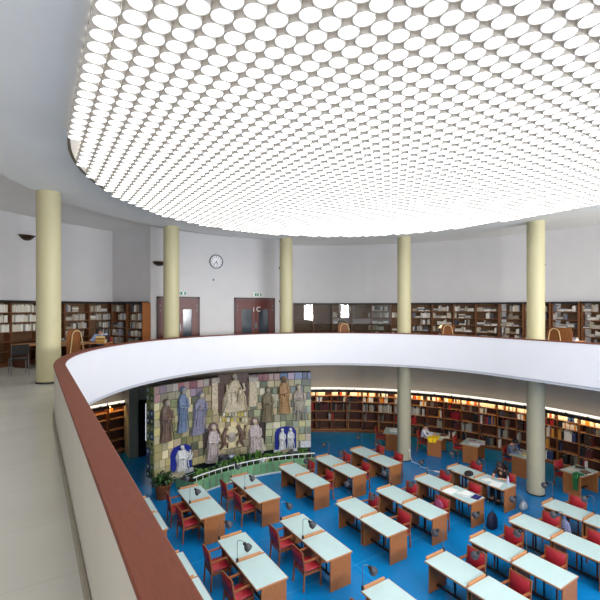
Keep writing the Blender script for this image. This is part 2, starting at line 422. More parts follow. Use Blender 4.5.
# ------------------------------------------------------------------ luminous ceiling of drums
PIT = .2308
def drum_shell(mb, x, y, n, ring_mi=1):
    r = .112; zb, zt = Z_DRUM, Z_DRUM+.15
    c = [(cos(2*pi*i/n), sin(2*pi*i/n)) for i in range(n)]
    vs = [(x+a*(r-.008), y+b*(r-.008), zb+.010) for a, b in c]            # diffuser disc
    mb.add(vs, [tuple(range(n))], 0)
    vs = [(x+a*r, y+b*r, zt) for a, b in c]+[(x+a*r, y+b*r, zb) for a, b in c]+[(x+a*(r-.007), y+b*(r-.007), zb) for a, b in c]+[(x+a*(r-.0075), y+b*(r-.0075), zb+.012) for a, b in c]
    fs = []
    for k in range(3):
        for i in range(n): fs.append((k*n+i, k*n+(i+1) % n, k*n+n+(i+1) % n, k*n+n+i))
    mb.add(vs, fs, ring_mi)
cand = []
for i in range(-1, 54):
    for j in range(-24, 48):
        x = -6.04+PIT*i; y = -3.672+.2315*j
        r = abs(x) if y < 0 else sqrt(x*x+y*y)
        if r > (6.05 if y < 0 else 5.93): continue
        p = project((x, y, Z_DRUM))
        if p is None or p[1] < -45 or not -45 < p[0] < 645: continue
        cand.append((p[2], x, y))
cand.sort()
mb = MB(); drum_shell(mb, 0, 0, 28); dm = mb.mesh('ceiling_drum', [M_drum, M_drumring])
nd = 0
rest = MB()
for Zd, x, y in cand:
    inside = in_frame((x, y, Z_DRUM), 12)
    if nd < 300 and inside:
        o = bpy.data.objects.new('ceiling_drum', dm); COL.objects.link(o); o.location = (x, y, 0); nd += 1
        tag(o, 'large white round drum of the luminous ceiling, among the nearest rows overhead', 'ceiling light', 'nearest luminous ceiling drums')
    else:
        drum_shell(rest, x, y, 20)
tag(rest.build('ceiling_drums_field', [M_drum, M_drumring]), 'field of small white drums filling the far luminous ceiling', 'ceiling lights', None, 'stuff')

# ------------------------------------------------------------------ study desks, chairs, desk lamps
def make_desk(side, name='study_desk', strip=True):
    """length along +y from 0 to 1.02, depth along x; the reader sits at the `side` of x"""
    t = thing(name, '', 'desk')
    mb = MB(); mb.bbox(-.355, .355, .010, 1.01, .712, .7365, .004); mb.build('tabletop', M_laminate, t)
    mb = MB()
    mb.bbox(-.366, -.3545, 0, 1.02, .700, .735, .004); mb.bbox(.3545, .366, 0, 1.02, .700, .735, .004)
    mb.bbox(-.366, .366, 0, .011, .700, .735, .004); mb.bbox(-.366, .366, 1.009, 1.02, .700, .735, .004)
    mb.box(-.36, .36, .006, 1.014, .696, .711)
    mb.build('edge_trim', M_oak, t)
    for y in (.012, .985-.012):
        mb = MB(); mb.bbox(-.25, .33, y, y+.035, .0, .697, .006); mb.build('end_panel', M_walnut, t)
    mb = MB(); mb.box(-.02, .02, .05, .97, .10, .14); mb.build('stretcher', M_black, t)
    mb = MB(); mb.box(-.014, .014, .49, .518, .14, .697); mb.build('centre_post', M_black_metal, t)
    if strip:
        mb = MB(); mb.bbox(-.28, .28, 1.024, 1.062, .715, .785, .006); s = mb.build('raised_strip', M_oak, t)
        mb = MB(); mb.bbox(-.02, .02, 1.024, 1.064, .715, .79, .003, 0, T(side*.302, 0)); mb.build('lamp_bracket', M_black, s)
    return t
DESK = {-1: Stock(make_desk(-1)), 1: Stock(make_desk(1))}

def make_chair():
    """faces +x, seat centre at the origin"""
    t = thing('armchair', '', 'chair')
    mb = MB(); mb.bbox(-.21, .23, -.225, .225, .40, .465, .03); mb.build('seat', M_red, t, True, 60)
    back = MB(); Mb = Matrix.Translation((-.205, 0, .50)) @ Matrix.Rotation(rad(-9), 4, 'Y')
    back.bbox(-.03, .025, -.208, .208, .0, .362, .022, 0, Mb); back.build('backrest', M_red, t, True, 60)
    for y in (-.222, .222):
        mb = MB()
        a = [(-.235, .02), (-.205, .42), (-.21, .52), (-.262, .865)]
        mb.loft([[(x-.017, y-.014, z), (x+.017, y-.014, z), (x+.017, y+.014, z), (x-.017, y+.014, z)] for x, z in [(-.235, 0)]+a[1:]], 0, True, True)
        mb.build('rear_leg', M_chairwood, t)
        mb = MB(); mb.loft([[(x-s, y-.015, z), (x+s, y-.015, z), (x+s, y+.015, z), (x-s, y+.015, z)] for x, z, s in [(.225, 0, .013), (.215, .38, .019), (.205, .64, .016)]], 0, True, True)
        mb.build('front_leg', M_chairwood, t)
        mb = MB(); mb.loft([[(x, y-.024, z), (x, y+.024, z), (x, y+.024, z+.026), (x, y-.024, z+.026)] for x, z in [(-.215, .625), (0, .640), (.20, .640), (.245, .632)]], 0, True, True)
        mb.build('armrest', M_chairwood, t)
        mb = MB(); mb.box(-.21, .21, y-.011, y+.011, .345, .40); mb.build('seat_rail', M_chairwood, t)
    mb = MB(); mb.box(.195, .217, -.21, .21, .345, .40); mb.box(-.215, -.193, -.21, .21, .345, .40); mb.build('seat_frame', M_chairwood, t)
    mb = MB(); mb.box(-.262, -.24, -.21, .21, .845, .868); mb.build('top_rail', M_chairwood, t)
    return t
CHAIR = Stock(make_chair())

def make_lamp():
    """the pole stands at the origin (desk bracket), the shade hangs towards +x"""
    t = thing('desk_lamp', '', 'lamp')
    mb = MB(); mb.lathe([(.022, 0), (.022, .014), (.010, .022)], 14); mb.build('base', M_black, t, True, 40)
    mb = MB()
    pts = [(0, 0, .02), (0, 0, .36)]+[(.055-.055*cos(a), 0, .36+.055*sin(a)) for a in [pi*i/8 for i in range(1, 6)]]+[(.13, 0, .385), (.155, 0, .345)]
    mb.tube(pts, .0065, 8); mb.build('pole', M_steel, t, True, 60)
    Ms = Matrix.Translation((.150, 0, .350)) @ Matrix.Rotation(rad(138), 4, 'Y')
    mb = MB(); mb.lathe([(.020, -.02), (.034, -.012), (.036, .02), (.027, .042)], 16, 0, Ms); mb.build('lamp_holder', M_black, t, True, 50)
    mb = MB(); mb.lathe([(.022, .035), (.045, .046), (.070, .075), (.083, .110), (.085, .150), (.078, .175), (.072, .175), (.077, .150), (.064, .08), (.020, .05)], 22, 0, Ms, 1, 1, False)
    sh = mb.build('lamp_shade', M_lamp, t, True, 60)
    mb = MB(); mb.ball(Ms @ Vector((0, 0, .12)), .03, 10, 8); mb.build('bulb', M_white, sh, True)
    return t
LAMP = Stock(make_lamp())

# files of desks across the hall: centre x, side where the reader sits
FILES = [(-4.115, -1, 'file against the handrail'), (-2.567, -1, 'first file from the handrail'), (-.865, -1, 'second file from the handrail'),
         (.945, 1, 'third file from the handrail'), (2.48, 1, 'fourth file from the handrail'), (4.13, 1, 'fifth file from the handrail'), (5.75, 1, 'sixth file from the handrail')]
ROWS = [(2.75, 3.80, 'row nearest the mosaic'), (-.50, .55, 'middle row'), (-3.70, -2.65, 'row farthest from the mosaic'), (-6.9, -5.85, 'row under the gallery')]
desks = {}
rng = random.Random(4)
for fi, (cx, side, fn) in enumerate(FILES):
    for ri, (ya, yb, rn) in enumerate(ROWS):
        if fi == 6 and ri == 0: continue
        for hi, (y0, hn) in enumerate(((ya, 'front'), (yb, 'rear'))):
            pts = [(cx+a, y0+b, .74) for a in (-.36, -.2, 0, .2, .36) for b in (0, .25, .5, .75, 1.02)]
            if not any(in_frame(p, 1) and open_view(p) for p in pts): continue
            half2 = 'mosaic end' if hi else 'opposite end'
            half = 'nearer the mosaic' if hi else 'farther from the mosaic'
            desks[(fi, ri, hi)] = DESK[side].place((cx, y0, 0), 0, 'green topped desk, %s, %s, %s desk' % (rn, fn, half2), 'green topped study desks')
            # lamp on the bracket of the raised strip
            lx = cx+side*.302; yaw = (-.45 if side < 0 else pi/2+.1)+rng.uniform(-.25, .25)
            LAMP.place((lx, y0+1.044, .79), yaw, 'grey desk lamp, %s, %s, %s desk' % (rn, fn, half2), 'desk lamps of the hall')
            # chair
            if fi == 0: continue
            dx, dy, dr = rng.uniform(-.03, .05), rng.uniform(-.05, .09), rng.uniform(-.09, .09)
            if (fi, ri, hi) in ((1, 1, 1), (2, 1, 1), (2, 1, 0)): dr = -.02
            c_loc = (cx+side*(.485+abs(dx)), y0+.55+dy, 0)
            if side > 0: c_loc = (cx+.50+dx, y0+.53+dy, 0)
            cps = [(c_loc[0]+a, c_loc[1]+b, z) for a in (-.22, .22) for b in (-.2, .2) for z in (.1, .45, .85)]
            if not any(in_frame(p, 1) and open_view(p) for p in cps): continue
            CHAIR.place(c_loc, (0 if side < 0 else pi)+dr, 'red armchair, %s, %s, %s desk' % (rn, fn, half2), 'red armchairs at the study desks')

# reading desks along the lower bookcases, set radially
WALL_DESKS = [(-6.3, 'with the green bag'), (5.6, 'with the reader in a grey shirt'), (18.0, 'with loose papers'), (27.6, 'with the yellow jacket'), (39.3, 'beside the slim lower column')]
PLAIN = {}
wd = []
proto = make_desk(-1, 'reading_desk', False)
WST = Stock(proto)
for a, txt in WALL_DESKS:
    r0 = 8.58; x, y = r0*cos(rad(a)), r0*sin(rad(a))
    o = WST.place((x, y, 0), rad(a-90), 'wooden reading desk by the lower bookcases %s' % txt, 'reading desks along the lower bookcases')
    wd.append((a, o))
    rc = 9.12; M_ = T(x, y, 0, rad(a-90)); p = M_ @ Vector((-.50, .52, 0))
    CHAIR.place(p, rad(a-90)+rng.uniform(-.1, .25), 'red armchair by the lower bookcases at the desk %s' % txt, 'red armchairs by the lower bookcases')

# ------------------------------------------------------------------ bookcases
def make_bay(wd_, h, nsh, zs, depth, mw, mback, upper, name):
    """origin at the front centre on the floor, +y into the wall, x along the front"""
    t = thing(name, '', 'bookcase')
    for s in (-1, 1):
        mb = MB(); mb.box(s*wd_/2-.022 if s > 0 else -wd_/2, wd_/2 if s > 0 else -wd_/2+.022, .0, depth, 0, h); mb.build('side_panel', mw, t)
    mb = MB(); mb.box(-wd_/2+.022, wd_/2-.022, depth-.02, depth, .05, h); mb.build('back_panel', mback, t)
    for z in zs:
        mb = MB(); mb.box(-wd_/2+.022, wd_/2-.022, .006, depth-.02, z-.026, z); mb.build('shelf', M_oak if not upper else mw, t)
    mb = MB(); mb.box(-wd_/2+.022, wd_/2-.022, .012, .03, 0, zs[0]-.026); mb.build('plinth', mw, t)
    mb = MB(); mb.box(-wd_/2+(0 if upper else .006), wd_/2-(0 if upper else .006), -.02 if upper else -.15, depth, h, h+.03); mb.build('top_board', M_black if upper else mw, t)
    if not upper:
        mb = MB(); mb.box(-wd_/2+.006, wd_/2-.006, -.17, -.15, h-.075, h+.05); pm = mb.build('pelmet', M_black, t)
        mb = MB(); mb.box(-.012, .012, -.15, .0, h+.03, h+.05); mb.bbox(-.02, .02, -.18, -.12, h+.05, h+.10, .004); mb.build('bracket', M_black, pm)
        mb = MB(); mb.box(-wd_/2+.02, wd_/2-.02, -.12, -.05, h-.04, h-.015); mb.build('lamp_tube', M_tubewarm, t)
        mb = MB(); mb.box(-wd_/2+.01, wd_/2-.01, .06, .10, h+.03, h+.115); mb.build('light_strip', M_tube, t)
    else:
        mb = MB(); mb.box(-wd_/2, wd_/2, -.03, 0, h-.05, h+.03); mb.build('cornice', M_black, t)
    return t
ZS_LOW = [.14, .60, 1.07, 1.54, 1.84]
H_LOW = 2.12
ZS_UP = [.12, .48, .80, 1.11, 1.42, 1.74]
H_UP = 2.10
books = []      # (matrix, w, d, h, colour, label, group, world centre)
ORD = ['lowest', 'second lowest', 'third lowest', 'third highest', 'second highest', 'topmost']
PAL = {
 'warmtop': [((246, 236, 214), 'cream', 8), ((232, 150, 44), 'amber', 2), ((250, 248, 244), 'white', 8), ((206, 84, 50), 'orange red', 1), ((60, 90, 150), 'blue', 1), ((40, 40, 44), 'black', 1)],
 'mixed': [((236, 230, 220), 'white', 3), ((176, 44, 44), 'red', 3), ((60, 70, 110), 'blue', 2), ((44, 40, 42), 'black', 3), ((214, 150, 70), 'tan', 2), ((96, 60, 44), 'brown', 3)],
 'dark': [((66, 50, 42), 'brown', 4), ((40, 38, 40), 'black', 4), ((92, 40, 40), 'maroon', 2), ((120, 112, 100), 'grey', 2), ((60, 66, 90), 'blue', 1)],
 'red': [((150, 26, 44), 'crimson', 8), ((120, 22, 36), 'maroon', 2)],
 'pale': [((176, 170, 162), 'grey', 5), ((206, 202, 196), 'white', 3), ((158, 148, 130), 'beige', 4), ((104, 104, 112), 'slate', 2)],
 'white': [((222, 220, 212), 'white', 6), ((206, 200, 184), 'cream', 4)],
 'old': [((176, 164, 146), 'beige', 3), ((128, 116, 100), 'brown', 3), ((206, 200, 190), 'grey', 3), ((70, 70, 78), 'slate', 3), ((150, 150, 156), 'grey blue', 2)],
}
def pick(r, pal):
    tot = sum(p[2] for p in pal); k = r.uniform(0, tot)
    for c, n, wgt in pal:
        k -= wgt
        if k <= 0: return c, n
    return pal[0][0], pal[0][1]
def fill_shelf(M, x0, x1, z, room, depth, pal, frac, r, where, flat=.0, thick=(.022, .05)):
    x = x0; end = x0+(x1-x0)*frac
    if r.random() < .3 and frac < .9: x += (x1-x0)*(1-frac); end = x1
    while x < end-.02:
        if r.random() < flat:
            n = r.randint(2, 4); zz = z+.001; ww = r.uniform(.22, .30)
            if x+ww > x1: break
            for _ in range(n):
                hh = r.uniform(.03, .055)
                if zz+hh > z+room-.02: break
                c, nm = pick(r, PAL[pal])
                books.append((M @ T(x+ww/2, .03, zz), ww*r.uniform(.86, 1), .2, hh, c, nm, where, 'lying flat '))
                zz += hh+.001
            x += ww+.01; continue
        c, nm = pick(r, PAL[pal])
        for _ in range(r.choice((1, 1, 2, 3, 4))):
            ww = r.uniform(*thick); hh = min(room-.03, r.uniform(.70, .95)*(room-.02)); dd = r.uniform(.16, .2)
            if x+ww > end: break
            books.append((M @ T(x+ww/2, .025, z+.001), ww-.0015, dd, hh, c, nm, where, ''))
            x += ww
        if r.random() < .15: x += r.uniform(.02, .10)

BAY_L = Stock(make_bay(.775, H_LOW, 5, ZS_LOW, .30, M_shelf, M_shelfback, False, 'bookcase'))
r = random.Random(11)
low_bays = []
for k in range(18):
    a = 64.26-4.06*(k+.5)
    low_bays.append((a, 10.95, k))
for k in range(3):
    low_bays.append((107.1+3.9*k, 12.02, 20+k))
spell = ['first', 'second', 'third', 'fourth', 'fifth', 'sixth', 'seventh', 'eighth', 'ninth', 'tenth', 'eleventh', 'twelfth', 'thirteenth', 'fourteenth', 'fifteenth', 'sixteenth', 'seventeenth', 'eighteenth']
for a, R, k in low_bays:
    x, y = R*cos(rad(a)), R*sin(rad(a)); rz = rad(a-90)
    if k < 20:
        lab = '%s bay of the lit lower bookcases, counted from the mosaic toward the green bag desk' % spell[k]; wh = '%s lower bay past the mosaic' % spell[k]
    else:
        lab = '%s lit lower bookcase bay beyond the doorway, counted from the pale pier' % spell[k-20]; wh = '%s lower bay by the pale pier' % spell[k-20]
    b = BAY_L.place((x, y, 0), rz, lab, 'lit lower bookcases')
    M = T(x, y, 0, rz)
    for si, z in enumerate(ZS_LOW):
        room = ([ZS_LOW[i+1]-.026 for i in range(4)]+[H_LOW])[si]-z
        if k >= 20:
            pal, fr = ('warmtop', .22 if k == 20 else .1) if si == 4 else ('dark', .06)
        elif si == 4: pal, fr = ('white', 1) if k == 6 else ('warmtop', .97 if r.random() < .8 else .6)
        elif si == 3: pal, fr = ('white', .9) if k == 6 else (r.choice(['mixed', 'mixed', 'dark', 'warmtop']), r.choice([.4, .7, .95]))
        elif si == 2: pal, fr = ('red', .6) if k == 9 else (('pale', .9) if k in (4, 5, 6, 7) else (r.choice(['dark', 'mixed', 'dark']), r.choice([.3, .6, .9])))
        elif si == 1: pal, fr = (r.choice(['mixed', 'dark', 'pale']), r.choice([.15, .4, .6]))
        else: pal, fr = (r.choice(['dark', 'mixed']), r.choice([.1, .3, .8]))
        fill_shelf(M, -.36, .36, z, room, .28, pal, fr, r, (wh, ORD[si] if si < 3 else ORD[si+1]), .0, (.024, .05))

WUP = .955
BAY_U = Stock(make_bay(WUP, H_UP, 6, ZS_UP, .30, M_shelf_up, M_back_up, True, 'gallery_bookcase'))
up_bays = []
for k in range(15):
    up_bays.append((66.15-5.13*(k+.5), 10.68+(0 if 66.15-5.13*(k+.5) > 14 else (14-(66.15-5.13*(k+.5)))*.028), k))
for k in range(5):
    up_bays.append((112.75+4.95*k, 11.17, 20+k))
up_bays.sort(key=lambda t: t[2] != 8)
for a, R, k in up_bays:
    x, y = R*cos(rad(a)), R*sin(rad(a)); rz = rad(a-90)
    if k < 20:
        lab = '%s dark wooden gallery bookcase bay, counted from the double door' % spell[k]; wh = '%s gallery bay past the door' % spell[k]
    else:
        lab = '%s dark wooden bookcase bay along the curved wall behind the seated man' % spell[k-20]; wh = '%s bay behind the seated man' % spell[k-20]
    b = BAY_U.place((x, y, Z_MEZ), rz, lab, 'gallery bookcases')
    if k < 5:
        for s_ in (-1, 1):
            gd = MB(); x0_, x1_ = (-WUP/2+.02, -.003) if s_ < 0 else (.003, WUP/2-.02)
            gd.box(x0_, x1_, -.012, -.006, .12, H_UP-.06); g_ = gd.build('glass_door', M_glassdoor, b)
            gk = MB(); gk.box(s_*.02-.006, s_*.02+.006, -.022, -.012, 1.0, 1.06); gk.build('door_knob', M_steel, g_)
    M = T(x, y, Z_MEZ, rz)
    for si, z in enumerate(ZS_UP):
        room = ([ZS_UP[i+1]-.026 for i in range(5)]+[H_UP-.05])[si]-z
        if si == 0 and k < 20: continue
        if k in (0, 1): pal, fr, fl = 'old', .0, 0
        elif k in (2,): pal, fr, fl = 'old', .35, .5
        elif k == 3: pal, fr, fl = 'old', .12, .0
        elif k >= 23: pal, fr, fl = 'white', (1 if si > 2 else .0), 0
        elif k >= 20: pal, fr, fl = 'pale', r.choice([.6, .9, .95]), .1
        else: pal, fr, fl = r.choice(['pale', 'old', 'pale', 'old']), r.choice([.55, .8, .95, .95]), .35
        if fr: fill_shelf(M, -.44, .44, z, room, .28, pal, fr, r, (wh, ORD[si]), fl, (.022, .045) if k < 23 else (.02, .03))
# two bays along the wall that runs to the viewer, with the lighter end panel
dx_, dy_ = -1.02, 2.14; L_ = sqrt(dx_*dx_+dy_*dy_); ux, uy = dx_/L_, dy_/L_
for k in range(2):
    s_ = .50+.96*k
    x, y = -2.82+ux*s_-uy*.35, 8.7+uy*s_+ux*.35
    rz = math.atan2(-uy, -ux)
    b = BAY_U.place((x, y, Z_MEZ), rz, '%s dark bookcase bay on the wall facing the seated man, beside the brown end panel' % ('nearer', 'further')[k], 'gallery bookcases')
    M = T(x, y, Z_MEZ, rz)
    for si, z in enumerate(ZS_UP):
        room = ([ZS_UP[i+1]-.026 for i in range(5)]+[H_UP-.05])[si]-z
        fill_shelf(M, -.44, .44, z, room, .28, 'old', (.8, .55)[k], r, ('%s bay beside the brown end panel' % ('nearer', 'further')[k], ORD[si]), .1)
mb = MB(); x, y = -2.82-uy*.18, 8.7+ux*.18
mb.bbox(-.19, .19, -.03, 0, 0, H_UP-.02, .004, 0, T(-2.82-uy*.165+ux*-.005, 8.7+ux*.165+uy*-.005, Z_MEZ, math.atan2(ux, -uy)))
tag(mb.build('bookcase_end_board', mat('orange_wood', (156, 92, 44), .5, .15, 8, (6, 6, 1))), 'brown wooden end panel of the bookcases beside the pier and door', 'board')

# ---- the books: the 300 that show largest are things, the others one field
def book_mesh(w, d, h, c):
    mb = MB(); col = lin(c); pg = lin((232, 226, 210))
    mb.box(-w/2, -w/2+.003, 0, d, 0, h, 0, None, col); mb.box(w/2-.003, w/2, 0, d, 0, h, 0, None, col)
    mb.box(-w/2+.003, w/2-.003, 0, .004, 0, h, 0, None, col); mb.box(-w/2+.003, w/2-.003, .004, d-.004, .003, h-.003, 0, None, pg)
    return mb
scored = []
for i, (M, w_, d_, h_, c, nm, wh, fl) in enumerate(books):
    p = M @ Vector((0, 0, h_*.6)); q = project(p)
    vis = q is not None and in_frame(p, 0) and open_view(p)
    # the column shafts hide what stands behind them
    if vis:
        for ang in (144.5, 108.2, 71.9, 34.8, -1.8):
            cx, cy = R_COL*cos(rad(ang)), R_COL*sin(rad(ang))
            pc = project((cx, cy, p.z)); 
            if pc[2] < q[2] and abs(pc[0]-q[0]) < FPX*.30/pc[2]*1.12: vis = False
        if p.z < 3 and -3.3 < p.x < 2.9 and p.y > 7.7: vis = False
    scored.append((-(max(w_, .02)*h_/(q[2]**2)) if vis else 0, i))
scored.sort()
sing = set(i for s, i in scored[:300] if s < 0)
field = MB()
for i, (M, w_, d_, h_, c, nm, wh, fl) in enumerate(books):
    if i in sing:
        o = book_mesh(w_, d_, h_, c).build('book', M_book); o.matrix_world = M
        tag(o, '%s book %son the %s shelf, %s' % (nm, fl, wh[1], wh[0]), 'book', '%s books %son the %s shelf of the %s' % (nm, fl, wh[1], wh[0]))
    else:
        k = len(field.v)
        field.box(-w_/2, w_/2, 0, d_, 0, h_, 0, M, lin(c))
tag(field.build('books_on_shelves', M_book), 'remaining small books filling the long bookcase shelves of both levels', 'books', None, 'stuff')
# ------------------------------------------------------------------ the ceramic mural
MUR_R = 7.7; TH_L, TH_R = 113.6, 63.9
S_TOT = MUR_R*rad(TH_L-TH_R); MZ0, MZ1 = .33, 3.53
def mur(s, z, d=0):
    a = rad(TH_L)-s/MUR_R
    return Vector(((MUR_R-d)*cos(a), (MUR_R-d)*sin(a), z))
def mur_px(u, v):
    """a pixel of the photograph on the mural's surface -> (s, z)"""
    X = (u-300)/FPX; rx, ry = X*cos(YAW)-sin(YAW), X*sin(YAW)+cos(YAW)
    a = rx*rx+ry*ry; b = 2*(CAM.x*rx+CAM.y*ry); c = CAM.x**2+CAM.y**2-MUR_R**2
    Z = (-b+sqrt(b*b-4*a*c))/(2*a); x, y = CAM.x+rx*Z, CAM.y+ry*Z
    return (rad(TH_L)-math.atan2(y, x))*MUR_R, CAM.z-(v-HOR)*Z/FPX
mural = thing('ceramic_mural', 'large concave ceramic tile mural with relief figures behind the green planter', 'mural')
mb = MB(); n = 40
mb.loft([[mur(S_TOT*i/n, z, d) for i in range(n+1)] for z, d in ((MZ0, -.0), (MZ1, -.0), (MZ1, -.40), (MZ0, -.40), (MZ0, 0))])
mb.build('backing', mat('mural_backing', (92, 86, 68), .7), mural, True, 30)
mb = MB()
for i in range(n):
    pass
mb.loft([[mur(S_TOT*i/n, z, d) for i in range(n+1)] for z, d in ((.0, -.12), (MZ0, -.12))])
mb.build('plinth', M_recess_shade, mural)  # dark sheet closing the recess, its shade put into the colour
# side face with its green and yellow pattern
M_side = attr_mat('mural_side_tiles', .4, .5, .2, 25, .2)
r = random.Random(3); mb = MB()
for i in range(12):
    for j in range(2):
        z0 = MZ0+(MZ1-MZ0)*i/12; z1 = MZ0+(MZ1-MZ0)*(i+1)/12-.012
        a0 = rad(TH_L); t0 = Vector((-sin(a0), cos(a0), 0))
        d0, d1 = .0-.21*j, -.20-.21*j
        c = r.choice([(70, 96, 60), (132, 134, 70), (46, 62, 50), (160, 156, 96), (58, 70, 110), (96, 110, 72)])
        p = [mur(0, z0, d0)+t0*.012, mur(0, z0, d1)+t0*.012, mur(0, z1, d1)+t0*.012, mur(0, z1, d0)+t0*.012]
        k = [q-t0*.014 for q in p]
        mb.add(p+k, [(0, 1, 2, 3), (7, 6, 5, 4), (0, 4, 5, 1), (1, 5, 6, 2), (2, 6, 7, 3), (3, 7, 4, 0)], 0, lin(c))
        m_ = (p[0]+p[2])/2+t0*.004; e = (p[1]-p[0]).normalized()
        rr = .05; ring = [m_+e*rr*cos(q)+Vector((0, 0, rr*1.3*sin(q))) for q in [2*pi*x/8 for x in range(8)]]
        mb.add(ring, [tuple(range(8))], 0, lin(r.choice([(190, 190, 150), (40, 50, 40), (120, 130, 60), (190, 200, 190)])))
mb.build('side_panel', M_side, mural)
# field of pillow tiles, each with a colour of its own
M_tile = attr_mat('mural_tiles', .38, .5, .16, 14, .35)
rows = 11; mb = MB(); r = random.Random(8)
zs = [MZ0+(MZ1-MZ0)*(i/rows) for i in range(rows+1)]
def tile_col(s, z):
    f = s/S_TOT; t = (z-MZ0)/(MZ1-MZ0)
    if t > .90: pal = [(176, 116, 122), (186, 156, 150), (160, 140, 150), (190, 180, 170)] if f < .8 else [(150, 160, 190), (120, 150, 196), (176, 160, 180)]
    elif t > .78 and f < .32: pal = [(178, 138, 138), (170, 150, 168), (186, 172, 150), (190, 186, 160)]
    elif f < .10: pal = [(214, 202, 140), (196, 182, 130), (224, 212, 170)]
    elif f < .35: pal = [(206, 192, 140), (178, 172, 118), (222, 208, 166), (168, 164, 122), (196, 176, 144), (150, 154, 112), (120, 124, 100)]
    elif f < .62: pal = [(202, 186, 148), (214, 196, 156), (180, 166, 132), (190, 176, 136), (140, 134, 116)]
    elif f < .88: pal = [(180, 184, 146), (196, 194, 164), (156, 164, 132), (200, 184, 148), (206, 200, 176), (130, 138, 116)]
    else: pal = [(190, 192, 160), (168, 176, 160), (206, 200, 150), (190, 178, 170), (150, 160, 160)]
    c = r.choice(pal); k = r.uniform(.76, 1.08)
    return lin([v*k for v in c])
for i in range(rows):
    s = 0.0
    while s < S_TOT-.02:
        wd_ = r.uniform(.22, .34); e = min(s+wd_, S_TOT)
        if S_TOT-e < .12: e = S_TOT
        z0, z1 = zs[i]+.006, zs[i+1]-.006; a, b = s+.006, e-.006; dd = r.uniform(.018, .034); q = .028
        P = [mur(a, z0, 0), mur(b, z0, 0), mur(b, z1, 0), mur(a, z1, 0), mur(a+.008, z0+.008, dd*.7), mur(b-.008, z0+.008, dd*.7), mur(b-.008, z1-.008, dd*.7), mur(a+.008, z1-.008, dd*.7),
             mur(a+q, z0+q, dd), mur(b-q, z0+q, dd), mur(b-q, z1-q, dd), mur(a+q, z1-q, dd)]
        fs = [(8, 9, 10, 11)]
        for k in (0, 4):
            for j in range(4): fs.append((k+j, k+(j+1) % 4, k+4+(j+1) % 4, k+4+j))
        mb.add(P, fs, 0, tile_col((s+e)/2, (z0+z1)/2))
        s = e
mb.build('tile_field', M_tile, mural)
def plate(name, u0, v0, u1, v1, m, d=.05, arch=False, parent=None, gap=0):
    s0, za = mur_px(u0, v1); s1, zb = mur_px(u1, v0)
    z0, z1 = min(za, mur_px(u1, v1)[1]), max(zb, mur_px(u0, v0)[1])
    za_, zb_ = mur_px((u0+u1)/2, v1)[1], mur_px((u0+u1)/2, v0)[1]
    n = 12; top = []; bot = []
    for i in range(n+1):
        s = s0+(s1-s0)*i/n; t = (i/n*2-1)
        zt = zb_ if not arch else zb_-(zb_-za_)*.24*(1-sqrt(max(0, 1-t*t)))
        top.append((s, zt)); bot.append((s, za_))
    mb = MB()
    mb.loft([[mur(s, z, 0) for s, z in bot], [mur(s, z, d) for s, z in bot], [mur(s, z, d) for s, z in top], [mur(s, z, 0) for s, z in top]])
    for k in (0, n):
        mb.add([mur(*bot[k], 0), mur(*bot[k], d), mur(*top[k], d), mur(*top[k], 0)], [(0, 1, 2, 3)])
    return mb.build(name, m, parent or mural)
M_robe = {k: mat('glaze_'+k, c, .4, .42, 20) for k, c in dict(umber=(116, 92, 80), blue=(116, 134, 164), violet=(138, 136, 158), stone=(204, 188, 160), lilac=(200, 186, 186), olive=(126, 114, 88), ochre=(176, 138, 96), white=(232, 236, 244), ash=(172, 162, 150)).items()}
M_cobalt = mat('glaze_cobalt', (34, 46, 140), .35, .15, 8)
M_nichebrown = mat('glaze_brown', (92, 70, 62), .45, .25, 9)
M_glaze_dark = mat('glaze_dark', (62, 52, 50), .45, .2, 9)  # dark glaze of the relief wings
